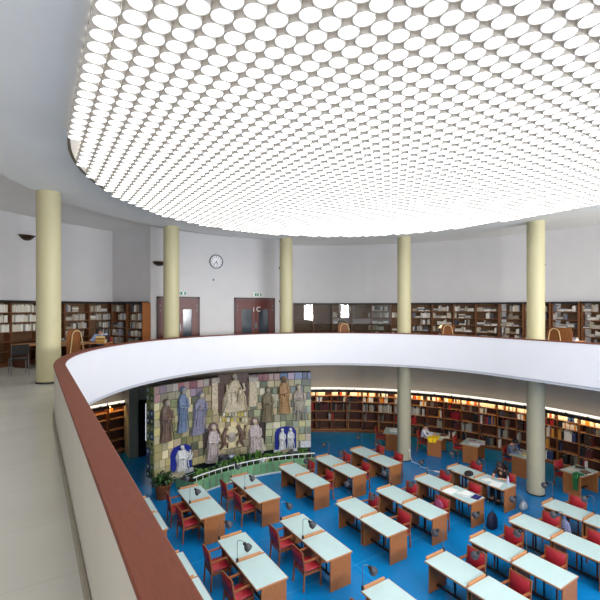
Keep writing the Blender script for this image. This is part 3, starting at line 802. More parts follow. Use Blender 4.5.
def relief(u0, v0, u1, v1, robe, face, lean=0.0, halo=None, seated=False, wing=None, legs=False, arm=0, dep=.16, base=.03):
    """a robed ceramic figure standing out from the tiles"""
    s0, _ = mur_px(u0, (v0+v1)/2); s1, _ = mur_px(u1, (v0+v1)/2); um = (u0+u1)/2
    zb = mur_px(um, v1)[1]; zt = mur_px(um, v0)[1]; H = zt-zb; W = s1-s0; sc = (s0+s1)/2
    mb = MB(); nr, na = 26, 20
    def prof(t):
        if seated:
            return W*.5*(1-.12*abs(t-.15)-(.0 if t < .42 else (t-.42)*1.05)), dep*(1 if t < .45 else .72)
        a = .43+.05*cos(t*9); 
        if t > .62: a *= 1-.62*((t-.62)/.38)**2*.55
        return W*a, dep*(.75+.25*(1-t))
    rings = []
    for i in range(nr+1):
        t = i/nr; w2, d2 = prof(t); z = zb+H*.845*t; off = lean*W*(t-.2)
        g = []
        for j in range(na+1):
            a = pi*j/na
            rip = 1+.10*sin(j*2.3+t*2.1+robe.__hash__() % 7)*(1-.4*t)
            g.append(mur(sc+off-cos(a)*w2, z, base+max(0, sin(a))*d2*rip))
        rings.append(g)
    if legs:
        rings = rings[9:]
        for q in (-1, 1):
            pts = [mur(sc+q*W*.10, zb+H*.40, base+.06), mur(sc+q*W*.16, zb+H*.2, base+.07), mur(sc+q*W*.20, zb, base+.05)]
            mb.tube(pts, [.06, .045, .03], 8)
    mb.loft(rings)
    o = mb.build('relief_figure', M_robe[robe], mural, True, 70)
    hs = sc+lean*W*.72; hz = zb+H*.915; hr = min(H*.075, W*.26)
    hb = MB(); hb.ball(mur(hs, hz, base+.09), (hr*.86, hr*.86, hr*1.15), 12, 8)
    ca = mur(hs, hz, base+.09+hr*.8)
    hb.ball(ca, hr*.2, 6, 5)
    ax = [mur(sc-W*.33+lean*W*.5, zb+H*.74, base+.08), mur(sc-W*.36+lean*W*.4, zb+H*.55, base+.14), mur(sc+W*.05, zb+H*(.56+arm), base+.2)]
    bx = [mur(sc+W*.33+lean*W*.5, zb+H*.74, base+.08), mur(sc+W*.38+lean*W*.4, zb+H*.56, base+.14), mur(sc-W*.02, zb+H*(.50+arm), base+.2)]
    hb.build('head', M_robe[face], o, True, 70)
    for q in (ax, bx):
        hn = MB(); hn.ball(q[2], hr*.32, 8, 6); hn.build('hand', M_robe[face], o, True, 70)
    ab = MB(); ab.tube(ax, [hr*.5, hr*.46, hr*.36], 8); ab.tube(bx, [hr*.5, hr*.46, hr*.36], 8)
    # a veil or hair over the crown, and long falling folds
    ab.ball(mur(hs, hz+hr*.30, base+.05), (hr*1.08, hr*1.08, hr*1.05), 12, 8)
    for q in range(5):
        f = (q-2)*.16
        ab.tube([mur(sc+f*W+lean*W*.5, zb+H*(.62-.03*q), base+dep*.82), mur(sc+f*W*1.15, zb+H*.3, base+dep*.98), mur(sc+f*W*1.5, zb+H*.03, base+dep*.80)], [.012, .022, .016], 6)
    ab.build('drapery', M_robe[robe] if robe != 'white' else M_robe['white'], o, True, 70)
    if halo:
        hm = MB(); N = 18
        c = [mur(hs+cos(2*pi*i/N)*hr*2.0, hz+sin(2*pi*i/N)*hr*2.0, base+.02) for i in range(N)]
        c2 = [mur(hs+cos(2*pi*i/N)*hr*2.0, hz+sin(2*pi*i/N)*hr*2.0, base-.02) for i in range(N)]
        hm.add(c+c2, [tuple(range(N))]+[(i, (i+1) % N, N+(i+1) % N, N+i) for i in range(N)])
        hm.build('halo', M_robe[halo], o)
    if wing:
        wm = MB()
        wm.loft([[mur(sc+wing*W*.1, zb+H*.78, base+.02), mur(sc+wing*W*.1, zb+H*.5, base+.02)], [mur(sc+wing*W*.5, zb+H*.98, base+.06), mur(sc+wing*W*.55, zb+H*.42, base+.06)], [mur(sc+wing*W*.72, zb+H*.85, base+.02), mur(sc+wing*W*.66, zb+H*.12, base+.02)]])
        wm.build('wing', M_glaze_dark, o)
    return o
relief(158.5, 399, 171.5, 441, 'umber', 'ash')
relief(176, 386.5, 187, 431.5, 'blue', 'ash', .05)
relief(190, 392, 205, 433.5, 'violet', 'stone', .25, arm=.12)
plate('niche', 217.5, 373.6, 248, 411, M_nichebrown, .035)
relief(221.5, 374, 246, 410.5, 'stone', 'ash', 0, None, True, dep=.22, base=.05)
relief(234.5, 386, 240.5, 401, 'stone', 'ash', .1, dep=.12, base=.24)
for (a, b) in ((211, 216.8), (248.6, 255.8)):
    p = plate('pilaster', a, 378.5 if a < 230 else 377.5, b, 409 if a < 230 else 406, M_robe['stone'], .10)
    c = plate('capital', a-1, 377.5 if a < 230 else 376.5, b+1, 382.5 if a < 230 else 381, M_robe['ash'], .16, False, p)
relief(260.7, 387, 273.6, 421, 'olive', 'ash')
relief(278, 376.6, 290, 412.6, 'ochre', 'umber', -.05)
relief(292.5, 384, 306.5, 420.5, 'ash', 'stone', -.1, legs=True, arm=.1)
relief(205, 424.6, 218, 461.5, 'lilac', 'stone', .1, 'umber', wing=-1)
relief(248, 418.6, 262.5, 453.5, 'lilac', 'stone', -.1, 'umber', wing=1)
# rows of small raised glazed blocks
r = random.Random(5); blk = MB()
for row, (va, vb) in enumerate(((411.8, 415.6), (417.4, 421.6))):
    u = 219
    while u < 246:
        ww = r.uniform(1.4, 2.6); s0, za = mur_px(u, vb); s1, zb = mur_px(u+ww, va)
        c = r.choice([(220, 212, 180), (206, 186, 90), (90, 84, 60), (190, 180, 160), (232, 228, 210)])
        P = [mur(s, z, d) for d in (.02, .07) for s, z in ((s0, za), (s1, za), (s1, zb), (s0, zb))]
        blk.add(P, [(4, 5, 6, 7), (0, 1, 5, 4), (1, 2, 6, 5), (2, 3, 7, 6), (3, 0, 4, 7)], 0, lin(c)); u += ww+r.uniform(.4, 1.2)
blk.build('glazed_blocks', M_tile, mural)
# armorial panel of entwined beasts and shield, in plain generic form
ap = plate('armorial_panel', 219, 426, 243.5, 447.5, mat('glaze_cream', (226, 212, 170), .4, .15, 9), .05)
ab = MB(); s0, za = mur_px(219, 447.5); s1, zb = mur_px(243.5, 426); sm, zm = (s0+s1)/2, (mur_px(231, 447)[1]+mur_px(231, 426.5)[1])/2
ab.lathe([(.0, .0), (.17, .0), (.20, .02), (.16, .05), (0, .07)], 20, 0, Matrix.Translation(mur(sm, zm, .05)) @ Matrix.Rotation(rad(90), 4, 'X') @ Matrix.Scale(1, 4))
ab.build('shield', M_robe['ash'], ap, True, 60)
for q in (-1, 1):
    bm_ = MB()
    bm_.tube([mur(sm+q*.50, zm-.40, .06), mur(sm+q*.36, zm-.18, .12), mur(sm+q*.40, zm+.12, .14), mur(sm+q*.30, zm+.32, .11)], [.05, .085, .10, .07], 10)
    bm_.ball(mur(sm+q*.27, zm+.38, .12), (.085, .085, .09), 10, 8)
    bm_.tube([mur(sm+q*.40, zm+.10, .14), mur(sm+q*.24, zm+.12, .15), mur(sm+q*.16, zm+.05, .13)], [.05, .04, .03], 8)
    bm_.tube([mur(sm+q*.40, zm-.14, .12), mur(sm+q*.22, zm-.2, .14), mur(sm+q*.2, zm-.38, .1)], [.06, .045, .03], 8)
    bm_.tube([mur(sm+q*.44, zm-.2, .1), mur(sm+q*.58, zm-.02, .1), mur(sm+q*.52, zm+.25, .09), mur(sm+q*.6, zm+.4, .08)], [.03, .028, .028, .04], 8)
    bm_.build('heraldic_beast', M_robe['umber'], ap, True, 70)
# the two cobalt niches
nl = plate('cobalt_niche', 169.8, 444.5, 191, 471.5, M_cobalt, .045, True)
relief(174.5, 445, 187, 470.5, 'white', 'white', 0, base=.05)
relief(187, 449, 190.5, 459, 'white', 'white', 0, base=.05, dep=.07)
nr_ = plate('cobalt_niche', 274.6, 426, 296, 449.4, M_cobalt, .045, True)
relief(278.2, 428, 285.2, 449, 'white', 'white', 0, base=.05, dep=.12)
relief(286.2, 427.5, 294, 448, 'white', 'white', 0, base=.05, dep=.12, legs=True)
plate('white_tile', 300.5, 440.5, 310.5, 447, M_robe['white'], .05)
for u0, u1, v0, v1 in ((168.5, 192, 470.5, 474), (273.5, 297, 448.5, 451)):
    plate('scalloped_ledge', u0, v0, u1, v1, M_robe['white'], .12)
for u0, u1, va, vb in ((166, 181, 474, 488), (279.5, 292, 451, 458.5)):
    s0, _ = mur_px(u0, va); s1, _ = mur_px(u1, va)
    mb = MB(); P = []
    for z, d, k in ((MZ0+.02, .34, 1), (MZ0-.10, .40, 1), (.02, .22, .8)):
        c = (s0+s1)/2; h = (s1-s0)/2*k
        P.append([mur(c-h, z, .04), mur(c-h*.9, z, d*.8), mur(c, z, d), mur(c+h*.9, z, d*.8), mur(c+h, z, .04)])
    mb.loft(P, 0, True, True)
    tag(mb.build('stone_basin', mat('basin_stone', (168, 160, 132), .6, .15, 6)), 'pale stone basin under the %s blue niche of the mural' % ('single figure' if u0 < 200 else 'two figure'), 'basin')

# ------------------------------------------------------------------ curved green planter with rail and plants
PL_R = 6.12; A0, A1 = 110.0, 64.5
def arc(rr, z, a0=A0, a1=A1, n=36): return [(rr*cos(rad(a0+(a1-a0)*i/n)), rr*sin(rad(a0+(a1-a0)*i/n)), z) for i in range(n+1)]
pln = thing('planter', 'long curved green tiled planter with pale rail below the mural', 'planter')
mb = MB(); mb.loft([arc(PL_R, 0), arc(PL_R, .43), arc(PL_R+.10, .43), arc(PL_R+.10, .33)])
mb.loft([arc(PL_R+1.0, 0), arc(PL_R+1.0, .33), arc(PL_R+.95, .33)])
for a in (A0, A1):
    p = [(q*cos(rad(a)), q*sin(rad(a)), z) for q, z in ((PL_R, 0), (PL_R+1.0, 0), (PL_R+1.0, .34), (PL_R+.1, .43), (PL_R, .43))]; mb.add(p, [(0, 1, 2, 3, 4)])
mb.build('trough', M_greentile, pln, True, 30)
mb = MB(); mb.loft([arc(PL_R+.10, .35), arc(PL_R+.95, .33)]); mb.build('soil', M_soil, pln)
mb = MB(); mb.loft([arc(PL_R-.01, .0), arc(PL_R-.035, .0), arc(PL_R-.035, .05), arc(PL_R-.01, .05)]); mb.build('kerb', M_white, pln, True, 30)
mb = MB(); mb.tube(arc(PL_R+.04, .60), .022, 8); mb.build('rail', M_white, pln, True, 60)
for i in range(19):
    a = A0+(A1-A0)*(i+.5)/19
    mb = MB(); x, y = (PL_R+.04)*cos(rad(a)), (PL_R+.04)*sin(rad(a)); mb.tube([(x, y, .43), (x, y, .60)], .012, 6); mb.build('rail_post', M_white, pln, True, 60)
    mb = MB(); q = PL_R-.012; mb.box(-.012, .012, -.008, .008, .05, .42, 0, T(q*cos(rad(a)), q*sin(rad(a)), 0, rad(a-90))); mb.build('tile_joint', M_base, pln)
def plant(loc, h, spread, n, seed, label, group, mi=0, droop=.35, lw=.05):
    r = random.Random(seed); t = thing('potted_plant', label, 'plant', loc, 0, group)
    mb = MB(); st = MB()
    for i in range(n):
        a = r.uniform(0, 2*pi); e = r.uniform(.25, 1.0); L = h*r.uniform(.6, 1.0)
        base = Vector((r.uniform(-.3, .3)*spread, r.uniform(-.3, .3)*spread, L*r.uniform(.05, .5)))
        d = Vector((cos(a), sin(a), 0)); side = Vector((-sin(a), cos(a), 0)); w_ = lw*r.uniform(.7, 1.2)
        pts = [base, base+d*spread*e*.4+Vector((0, 0, L*.35)), base+d*spread*e*.8+Vector((0, 0, L*.42)), base+d*spread*e*1.1+Vector((0, 0, L*(.42-droop)))]
        ws = [w_*.25, w_, w_*.8, w_*.04]; k = [q+side*x for q, x in zip(pts, ws)]+[q-side*x for q, x in zip(pts, ws)]
        mb.add(k, [(0, 1, 5, 4), (1, 2, 6, 5), (2, 3, 7, 6)], r.choice((0, 0, 1)))
    for i in range(max(3, n//12)):
        a = r.uniform(0, 2*pi); st.tube([(0, 0, 0), (cos(a)*spread*.15, sin(a)*spread*.15, h*.4), (cos(a)*spread*.35, sin(a)*spread*.35, h*.62)], [.012, .009, .006], 5)
    mb.build('foliage', [M_leaf[mi], M_leaf[(mi+1) % 3]], t); st.build('stem', M_leaf[2], t)
    return t
pl_spots = [(106, .30, .45), (102.5, .35, .35), (99, .3, .5), (96, .45, .4), (93, .3, .55), (90, .5, .45), (87.3, .3, .6), (84.5, .45, .5), (81, .3, .4), (77, .5, .32), (73, .4, .3), (68.5, .35, .45)]
for i, (a, dr, h) in enumerate(pl_spots):
    q = PL_R+dr
    plant((q*cos(rad(a)), q*sin(rad(a)), .34), h, .26, 46, 20+i, '%s leafy green plant in the curved planter, counted from the round wooden tub' % spell[i], 'plants in the curved planter', (0, 1, 2, 0)[i % 4])
# small pots standing in the planter
for a, dr, hh, m, txt in ((92.4, .62, .36, mat('pot_bluegrey', (150, 158, 176), .4), 'pale blue grey flower pot among plants beneath the armorial panel'), (95.3, .7, .42, M_lamp, 'slim grey pot standing dark against the mural plinth'), (83.3, .2, .22, M_white, 'small white pot on the planter behind the second desk file'), (81.7, .2, .22, mat('pot_cream', (226, 206, 150), .4), 'small cream pot next to the white pot on the planter')):
    q = PL_R+dr; mb = MB(); mb.lathe([(hh*.28, 0), (hh*.42, hh*.92), (hh*.46, hh*.93), (hh*.46, hh), (hh*.40, hh), (hh*.36, hh*.86), (0, hh*.86)], 18, 0, None, 1, 1, False)
    tag(mb.build('flower_pot', m, None, True, 40, (q*cos(rad(a)), q*sin(rad(a)), .335)), txt, 'pot')
tub = thing('plant_tub', 'round reddish brown tub on the floor at the mural corner', 'pot', (-3.0, 6.2, 0))
mb = MB(); mb.lathe([(.20, 0), (.27, .42), (.285, .42), (.285, .48), (.25, .48), (.24, .40)], 28, 0, None, 1, 1, False); mb.build('tub', M_pot, tub, True, 40)
mb = MB(); mb.lathe([(.0, .40), (.245, .40)], 24, 0, None, 1, 1, False); mb.build('soil', M_soil, tub)
plant((-3.0, 6.2, .405), .5, .42, 60, 77, 'dark leafy plant growing in the round brown tub', 'plants in the curved planter', 2)

# ------------------------------------------------------------------ doors of the gallery, signs, clock, wall lamps
YW = 8.7
def double_door(n, x0, x1, label):
    d = MB(); z0, z1 = Z_MEZ, 6.71
    d.box(x0, x0+.07, YW-.05, YW-.002, z0, z1); d.box(x1-.07, x1, YW-.05, YW-.002, z0, z1); d.box(x0, x1, YW-.05, YW-.002, z1-.08, z1)
    o = d.build('door_%d' % n, M_dframe); struct(o, label, 'door')
    xm = (x0+x1)/2
    for a, b, s in ((x0+.075, xm-.006, 1), (xm+.006, x1-.075, -1)):
        L = MB(); wst, wmt = (.26, .16) if s > 0 else (.16, .26)
        L.box(a, a+wst, YW-.045, YW-.006, z0, z1-.085); L.box(b-wmt, b, YW-.045, YW-.006, z0, z1-.085); L.box(a+wst, b-wmt, YW-.045, YW-.006, z1-.50, z1-.085); L.box(a+wst, b-wmt, YW-.045, YW-.006, z0, z0+.35)
        lf = L.build('door_leaf', M_door, o)
        g = MB(); g.box(a+wst, b-wmt, YW-.028, YW-.02, z0+.35, z1-.50); g.build('glass', M_glassdk, lf)
        k = MB(); k.box((b-.05 if s > 0 else a+.02), (b-.02 if s > 0 else a+.05), YW-.10, YW-.045, z0+.98, z0+1.25); k.build('pull_handle', M_steel, lf)
        for zz in (z0+1.95, z0+1.75):
            q = MB(); xx = a+.05 if s > 0 else b-.05; q.box(xx-.012, xx+.012, YW-.05, YW-.045, zz, zz+.06); q.build('hinge', M_steel, lf)
    return o
double_door(2, -2.59, -.89, 'dark red brown double door partly behind the cream column')
d3 = double_door(3, .63, 2.60, 'dark red brown double door with a white sign under the exit sign')
def glyphs(name, txt, size, m, parent, loc, rx=pi/2, rz=0):
    cu = bpy.data.curves.new(name, 'FONT'); cu.body = txt; cu.size = size; cu.extrude = .003; cu.align_x = 'CENTER'; cu.align_y = 'CENTER'
    o = bpy.data.objects.new(name, cu); COL.objects.link(o); cu.materials.append(m)
    o.location = loc; o.rotation_euler = (rx, 0, rz)
    dg = bpy.context.evaluated_depsgraph_get(); me = bpy.data.meshes.new_from_object(o.evaluated_get(dg)); me.materials.clear(); me.materials.append(m)
    q = bpy.data.objects.new(name, me); COL.objects.link(q); q.location = loc; q.rotation_euler = (rx, 0, rz); bpy.data.objects.remove(o); q.name = name
    if parent is not None: q.parent = parent
    return q
mk = glyphs('door_mark', 'i C', .30, M_white, None, (1.68, YW-.06, 6.20)); tag(mk, 'small white lettered mark on the double door below the exit sign', 'sign')
def exit_sign(x, label):
    t = thing('exit_sign', label, 'sign', (x, YW-.002, 6.76))
    mb = MB(); mb.bbox(-.22, .22, -.04, 0, 0, .17, .006); mb.build('box', M_signwhite, t)
    mb = MB(); mb.box(-.13, .20, -.044, -.040, .025, .145); g = mb.build('green_face', M_exit, t)
    mb = MB(); mb.box(-.045, -.022, -.048, -.044, .105, .13); mb.box(-.045, -.02, -.048, -.044, .065, .105); mb.box(-.07, -.03, -.048, -.044, .085, .095); mb.box(-.055, -.045, -.048, -.044, .04, .07); mb.box(-.02, -.01, -.048, -.044, .04, .07); mb.build('running_figure', M_signwhite, g); mb = MB(); mb.box(.06, .13, -.048, -.044, .035, .135); mb.build('door_symbol', M_signwhite, g)
exit_sign(1.72, 'small white and green exit sign above the double door with white mark')
exit_sign(-1.66, 'small green exit sign above the door half hidden by the column')
ck = thing('wall_clock', 'round white wall clock with grey rim on the white end wall', 'clock', (-.18, YW-.002, 8.19))
MX = Matrix.Rotation(rad(90), 4, 'X')
mb = MB(); mb.lathe([(.24, 0), (.285, 0), (.29, .05), (.27, .065), (.255, .05), (.25, .03)], 40, 0, MX, 1, 1, False); mb.build('rim', M_steel, ck, True, 40)
mb = MB(); mb.lathe([(0, .028), (.255, .028), (.255, 0)], 40, 0, MX, 1, 1, False); face = mb.build('face', M_clockface, ck)
for i in range(12):
    mb = MB(); mb.box(-.010 if i % 3 else -.014, .010 if i % 3 else .014, .175, .225, .029, .033, 0, MX @ Matrix.Rotation(rad(30*i), 4, 'Z')); mb.build('hour_mark', M_black, face)
for L, w_, a in ((.13, .013, -158), (.19, .009, 140)):
    mb = MB(); mb.box(-w_, w_, -.03, L, .034, .038, 0, MX @ Matrix.Rotation(rad(a), 4, 'Z')); mb.build('clock_hand', M_black, face)
mb = MB(); mb.bbox(-.03, .03, -.02, 0, -.04, .04, .006); tag(mb.build('wall_switch', M_lamp, None, False, 40, (-.30, YW-.002, 7.43)), 'tiny grey wall device below the clock', 'switch')
def sconce(loc, rz, label, rr=.26):
    """half bowl against the wall, the wall side at +y"""
    t = thing('wall_sconce', label, 'lamp', loc, rz)
    mb = MB(); N = 16; rings = []
    for k, (q, z) in enumerate(((.02, -.17), (.12, -.15), (.20, -.09), (.25, -.03), (rr, 0))):
        rings.append([(q*cos(pi+pi*i/N), q*sin(pi+pi*i/N)*.9, z) for i in range(N+1)])
    rings += [[(x*.94, y*.94, z) for x, y, z in g] for g in rings[::-1]]
    mb.loft(rings); mb.build('bowl', M_bronze, t, True, 50)
    mb = MB(); mb.box(-.04, .04, -.03, 0, -.14, .0); mb.build('wall_bracket', M_black, t)
a_ = rad(126.4); sconce((11.46*cos(a_), 11.46*sin(a_), 8.73), rad(126.4-90), 'dark bronze bowl sconce on the curved wall beside the large column', .30)
sconce((-2.50, YW-.004, 8.05), 0, 'small dark bowl sconce on the end wall beside the column', .22)
for z, zz in ((7.95, 'upper'), (6.55, 'lower')):
    a = rad(71.9); mb = MB(); mb.bbox(-.05, .05, -.06, .0, -.05, .05, .01)
    tag(mb.build('column_socket', M_black, None, False, 40, (R_COL*cos(a)-.30*cos(rad(30)), R_COL*sin(a)+.30*sin(rad(30)), z), (0, 0, rad(60))), '%s small black box fixed on the left of the column by the double door' % zz, 'fixture')
a = rad(-1.8); mb = MB(); mb.bbox(-.035, .035, -.035, .035, -.035, .035, .01)
tag(mb.build('column_sensor', M_black, None, False, 40, (R_COL*cos(a)+.29*cos(rad(-33)), R_COL*sin(a)+.29*sin(rad(-33)), 7.72)), 'tiny black sensor on the edge of the thick upper column', 'sensor')

# ------------------------------------------------------------------ reading places on the gallery
M_screen = mat('screen_wood', (134, 80, 40), .45, .25, 9, (9, 9, 1))
def gallery_place(ang, label_txt, r0=8.75, tall=1.20, sw=.5):
    x, y = r0*cos(rad(ang)), r0*sin(rad(ang)); t = thing('gallery_desk', 'brown wooden gallery desk with tall end screen %s' % label_txt, 'desk', (x, y, Z_MEZ), rad(ang-90), 'wooden desks on the gallery')
    mb = MB(); mb.bbox(-.36, .36, .0, 1.1, .70, .735, .005); mb.build('tabletop', M_oak, t)
    mb = MB(); mb.bbox(-.36, sw-.36, -.03, 0, 0, tall-.12, .005)
    xa, xb = -.36, sw-.36
    mb.add([(xa, -.03, tall-.12), (xb, -.03, tall-.12), (xb-.06, -.03, tall), (xa+.10, -.03, tall), (xa, 0, tall-.12), (xb, 0, tall-.12), (xb-.06, 0, tall), (xa+.10, 0, tall)], [(0, 1, 2, 3), (7, 6, 5, 4), (2, 6, 7, 3), (1, 5, 6, 2), (0, 3, 7, 4)])
    mb.build('end_screen', M_screen, t)
    mb = MB(); mb.bbox(-.33, .33, 1.05, 1.09, 0, .70, .005); mb.build('end_panel', M_walnut, t)
    f = MB(); pts = [(-.34, -.10, .0), (-.30, -.10, .5), (-.25, -.10, .85)]+[(-.06-.17*cos(pi*i/10), -.10, 1.0+.17*sin(pi*i/10)) for i in range(11)]+[(.14, -.10, .85), (.20, -.10, .5), (.26, -.10, .0)]
    fo = f.build; f.tube(pts, .017, 8)
    o = f.build('arched_frame', mat('bent_beech', (206, 176, 128), .45), None, True, 60); o.matrix_world = T(x, y, Z_MEZ, rad(ang-90))
    tag(o, 'pale bent arch frame before the desk screen %s' % label_txt, 'frame', 'pale arched frames on the gallery')
    return T(x, y, Z_MEZ, rad(ang-90))
gallery_place(127.6, 'near the seated man', 8.95)
GM2 = gallery_place(52.6, 'before the window reflections', 8.9)
GM3 = gallery_place(23.3, 'with the lit lamp', 8.75)
GM4 = gallery_place(-3.1, 'at the thick upper column', 8.7, 1.20, .85)
# the table the man reads at, books on it
rt = thing('gallery_table', 'wooden table in front of the seated man on the gallery', 'table', (-4.86, 7.68, Z_MEZ), rad(-35))
mb = MB(); mb.bbox(-.50, .50, -.30, .30, .70, .735, .005); mb.build('tabletop', M_oak, rt)
for sx in (-1, 1):
    mb = MB(); mb.bbox(sx*.46-.02, sx*.46+.02, -.26, .26, 0, .70, .005); mb.build('end_panel', M_walnut, rt)
MT = T(-4.86, 7.68, Z_MEZ+.736, rad(-35))
def flatbook(M, w_, d_, h_, c, label, group=None):
    o = book_mesh(h_, d_, w_, c).build('book', M_book)
    o.matrix_world = M @ Matrix.Rotation(rad(90), 4, 'Y') @ Matrix.Translation((-h_/2, 0, 0)); tag(o, label, 'book', group); return o
zz = 0
for k, (c, w_) in enumerate((((196, 150, 74), .30), ((206, 168, 96), .32), ((150, 96, 50), .28), ((214, 190, 130), .27))):
    flatbook(MT @ T(.16, -.24, zz, .1*k), w_, .24, .05, c, '%s tan book of the pile before the seated man' % ('lowest', 'second lowest', 'third lowest', 'topmost')[k]); zz += .052
for k, (x, c) in enumerate(((.36, (120, 84, 50)), (.41, (96, 60, 40)), (.46, (60, 40, 36)))):
    o = book_mesh(.045, .2, .24, c).build('book', M_book); o.matrix_world = MT @ T(x, -.1, 0); tag(o, '%s brown book standing on the table beside the tan pile' % ('first', 'second', 'third')[k], 'book')
# further left: table with papers below the white volumes
lt = thing('gallery_table', 'dark wooden table behind the large column with papers', 'table', (-6.35, 8.35, Z_MEZ), rad(38))
mb = MB(); mb.bbox(-.75, .75, -.40, .40, .70, .735, .005); mb.build('tabletop', M_oak, lt)
for sx in (-1, 1):
    mb = MB(); mb.bbox(sx*.70-.02, sx*.70+.02, -.34, .34, 0, .70, .005); mb.build('end_panel', M_dkwood, lt)
ML = T(-6.35, 8.35, Z_MEZ+.736, rad(38))
mb = MB(); mb.bbox(-.16, .16, -.11, .11, 0, .05, .004, 0, T(.2, .1, 0, .2)); o = mb.build('paper_stack', M_paper); o.matrix_world = ML; tag(o, 'white paper stack on the dark gallery table behind the column', 'papers')
zc = 0
for k, c in enumerate(((120, 116, 112), (200, 196, 190), (90, 70, 56))):
    flatbook(ML @ T(.5, -.1, zc, .15*k), .3, .22, .045, c, '%s book of the low pile at the gallery table end' % ('bottom', 'middle', 'top')[k]); zc += .047
# dark metal chair left of the big column
ch = thing('metal_chair', 'dark chair with thin metal legs just left of the large column', 'chair', (-6.95, 6.35, Z_MEZ), rad(100))
mb = MB(); mb.bbox(-.21, .21, -.21, .21, .43, .47, .015); mb.build('seat', M_black, ch)
mb = MB(); mb.bbox(-.21, -.18, -.2, .2, .58, .88, .012, 0, Matrix.Rotation(rad(-4), 4, 'Y')); mb.build('backrest', M_black, ch)
for sy in (-1, 1):
    mb = MB(); mb.tube([(-.24, sy*.21, 0), (-.19, sy*.2, .44), (-.24, sy*.2, .86)], .012, 8); mb.build('rear_leg', M_steel, ch, True)
    mb = MB(); mb.tube([(.22, sy*.21, 0), (.19, sy*.2, .44)], .012, 8); mb.build('front_leg', M_steel, ch, True)
# lit lamp and things on the far gallery desks
gl = thing('gallery_lamp', 'lit warm lamp on the far gallery desk', 'lamp', (0, 0, 0)); gl.matrix_world = GM3 @ T(-.55, .1, .0)
mb = MB(); mb.lathe([(.09, .737), (.09, .752), (.02, .76)], 16, 0, T(.30, 0)); mb.build('base', M_black, gl)
mb = MB(); mb.tube([(.30, 0, .75), (.30, 0, 1.02), (.22, 0, 1.10)], .01, 8); mb.build('pole', M_steel, gl, True)
mb = MB(); mb.lathe([(.03, .05), (.07, .02), (.12, -.06), (.115, -.06), (.06, .02)], 18, 0, T(.18, 0, 1.10), 1, 1, False); mb.build('lamp_shade', mat('warm_shade', (255, 226, 170), .5, emit=((255, 214, 150), 2.2)), gl, True)
zc = 0
for k, c in enumerate(((226, 224, 226), (196, 190, 206), (150, 140, 150))):
    flatbook(GM4 @ T(-.05, .55, .737+zc, .12*k), .34, .25, .035, c, '%s pale volume piled on the desk at the thick upper column' % ('lowest', 'middle', 'topmost')[k]); zc += .037

# ------------------------------------------------------------------ people
def skin(name, V, E_, R):
    me = bpy.data.meshes.new(name); me.from_pydata(V, E_, []); o = bpy.data.objects.new(name, me); COL.objects.link(o)
    m = o.modifiers.new('s', 'SKIN'); m.use_smooth_shade = True
    for i, q in enumerate(R):
        me.skin_vertices[0].data[i].radius = (q, q) if not isinstance(q, tuple) else q
    me.skin_vertices[0].data[0].use_root = True
    s = o.modifiers.new('d', 'SUBSURF'); s.levels = 2; s.render_levels = 2
    dg = bpy.context.evaluated_depsgraph_get(); out = bpy.data.meshes.new_from_object(o.evaluated_get(dg))
    bpy.data.objects.remove(o)
    return out
def mesh_to(mb, me, mi):
    mb.add([v.co.copy() for v in me.vertices], [tuple(p.vertices) for p in me.polygons], mi)
M_skin = mat('skin', (206, 156, 130), .55, .04, 8); M_eye = mat('eye', (40, 30, 26), .3); M_lip = mat('lip', (160, 90, 84), .5)
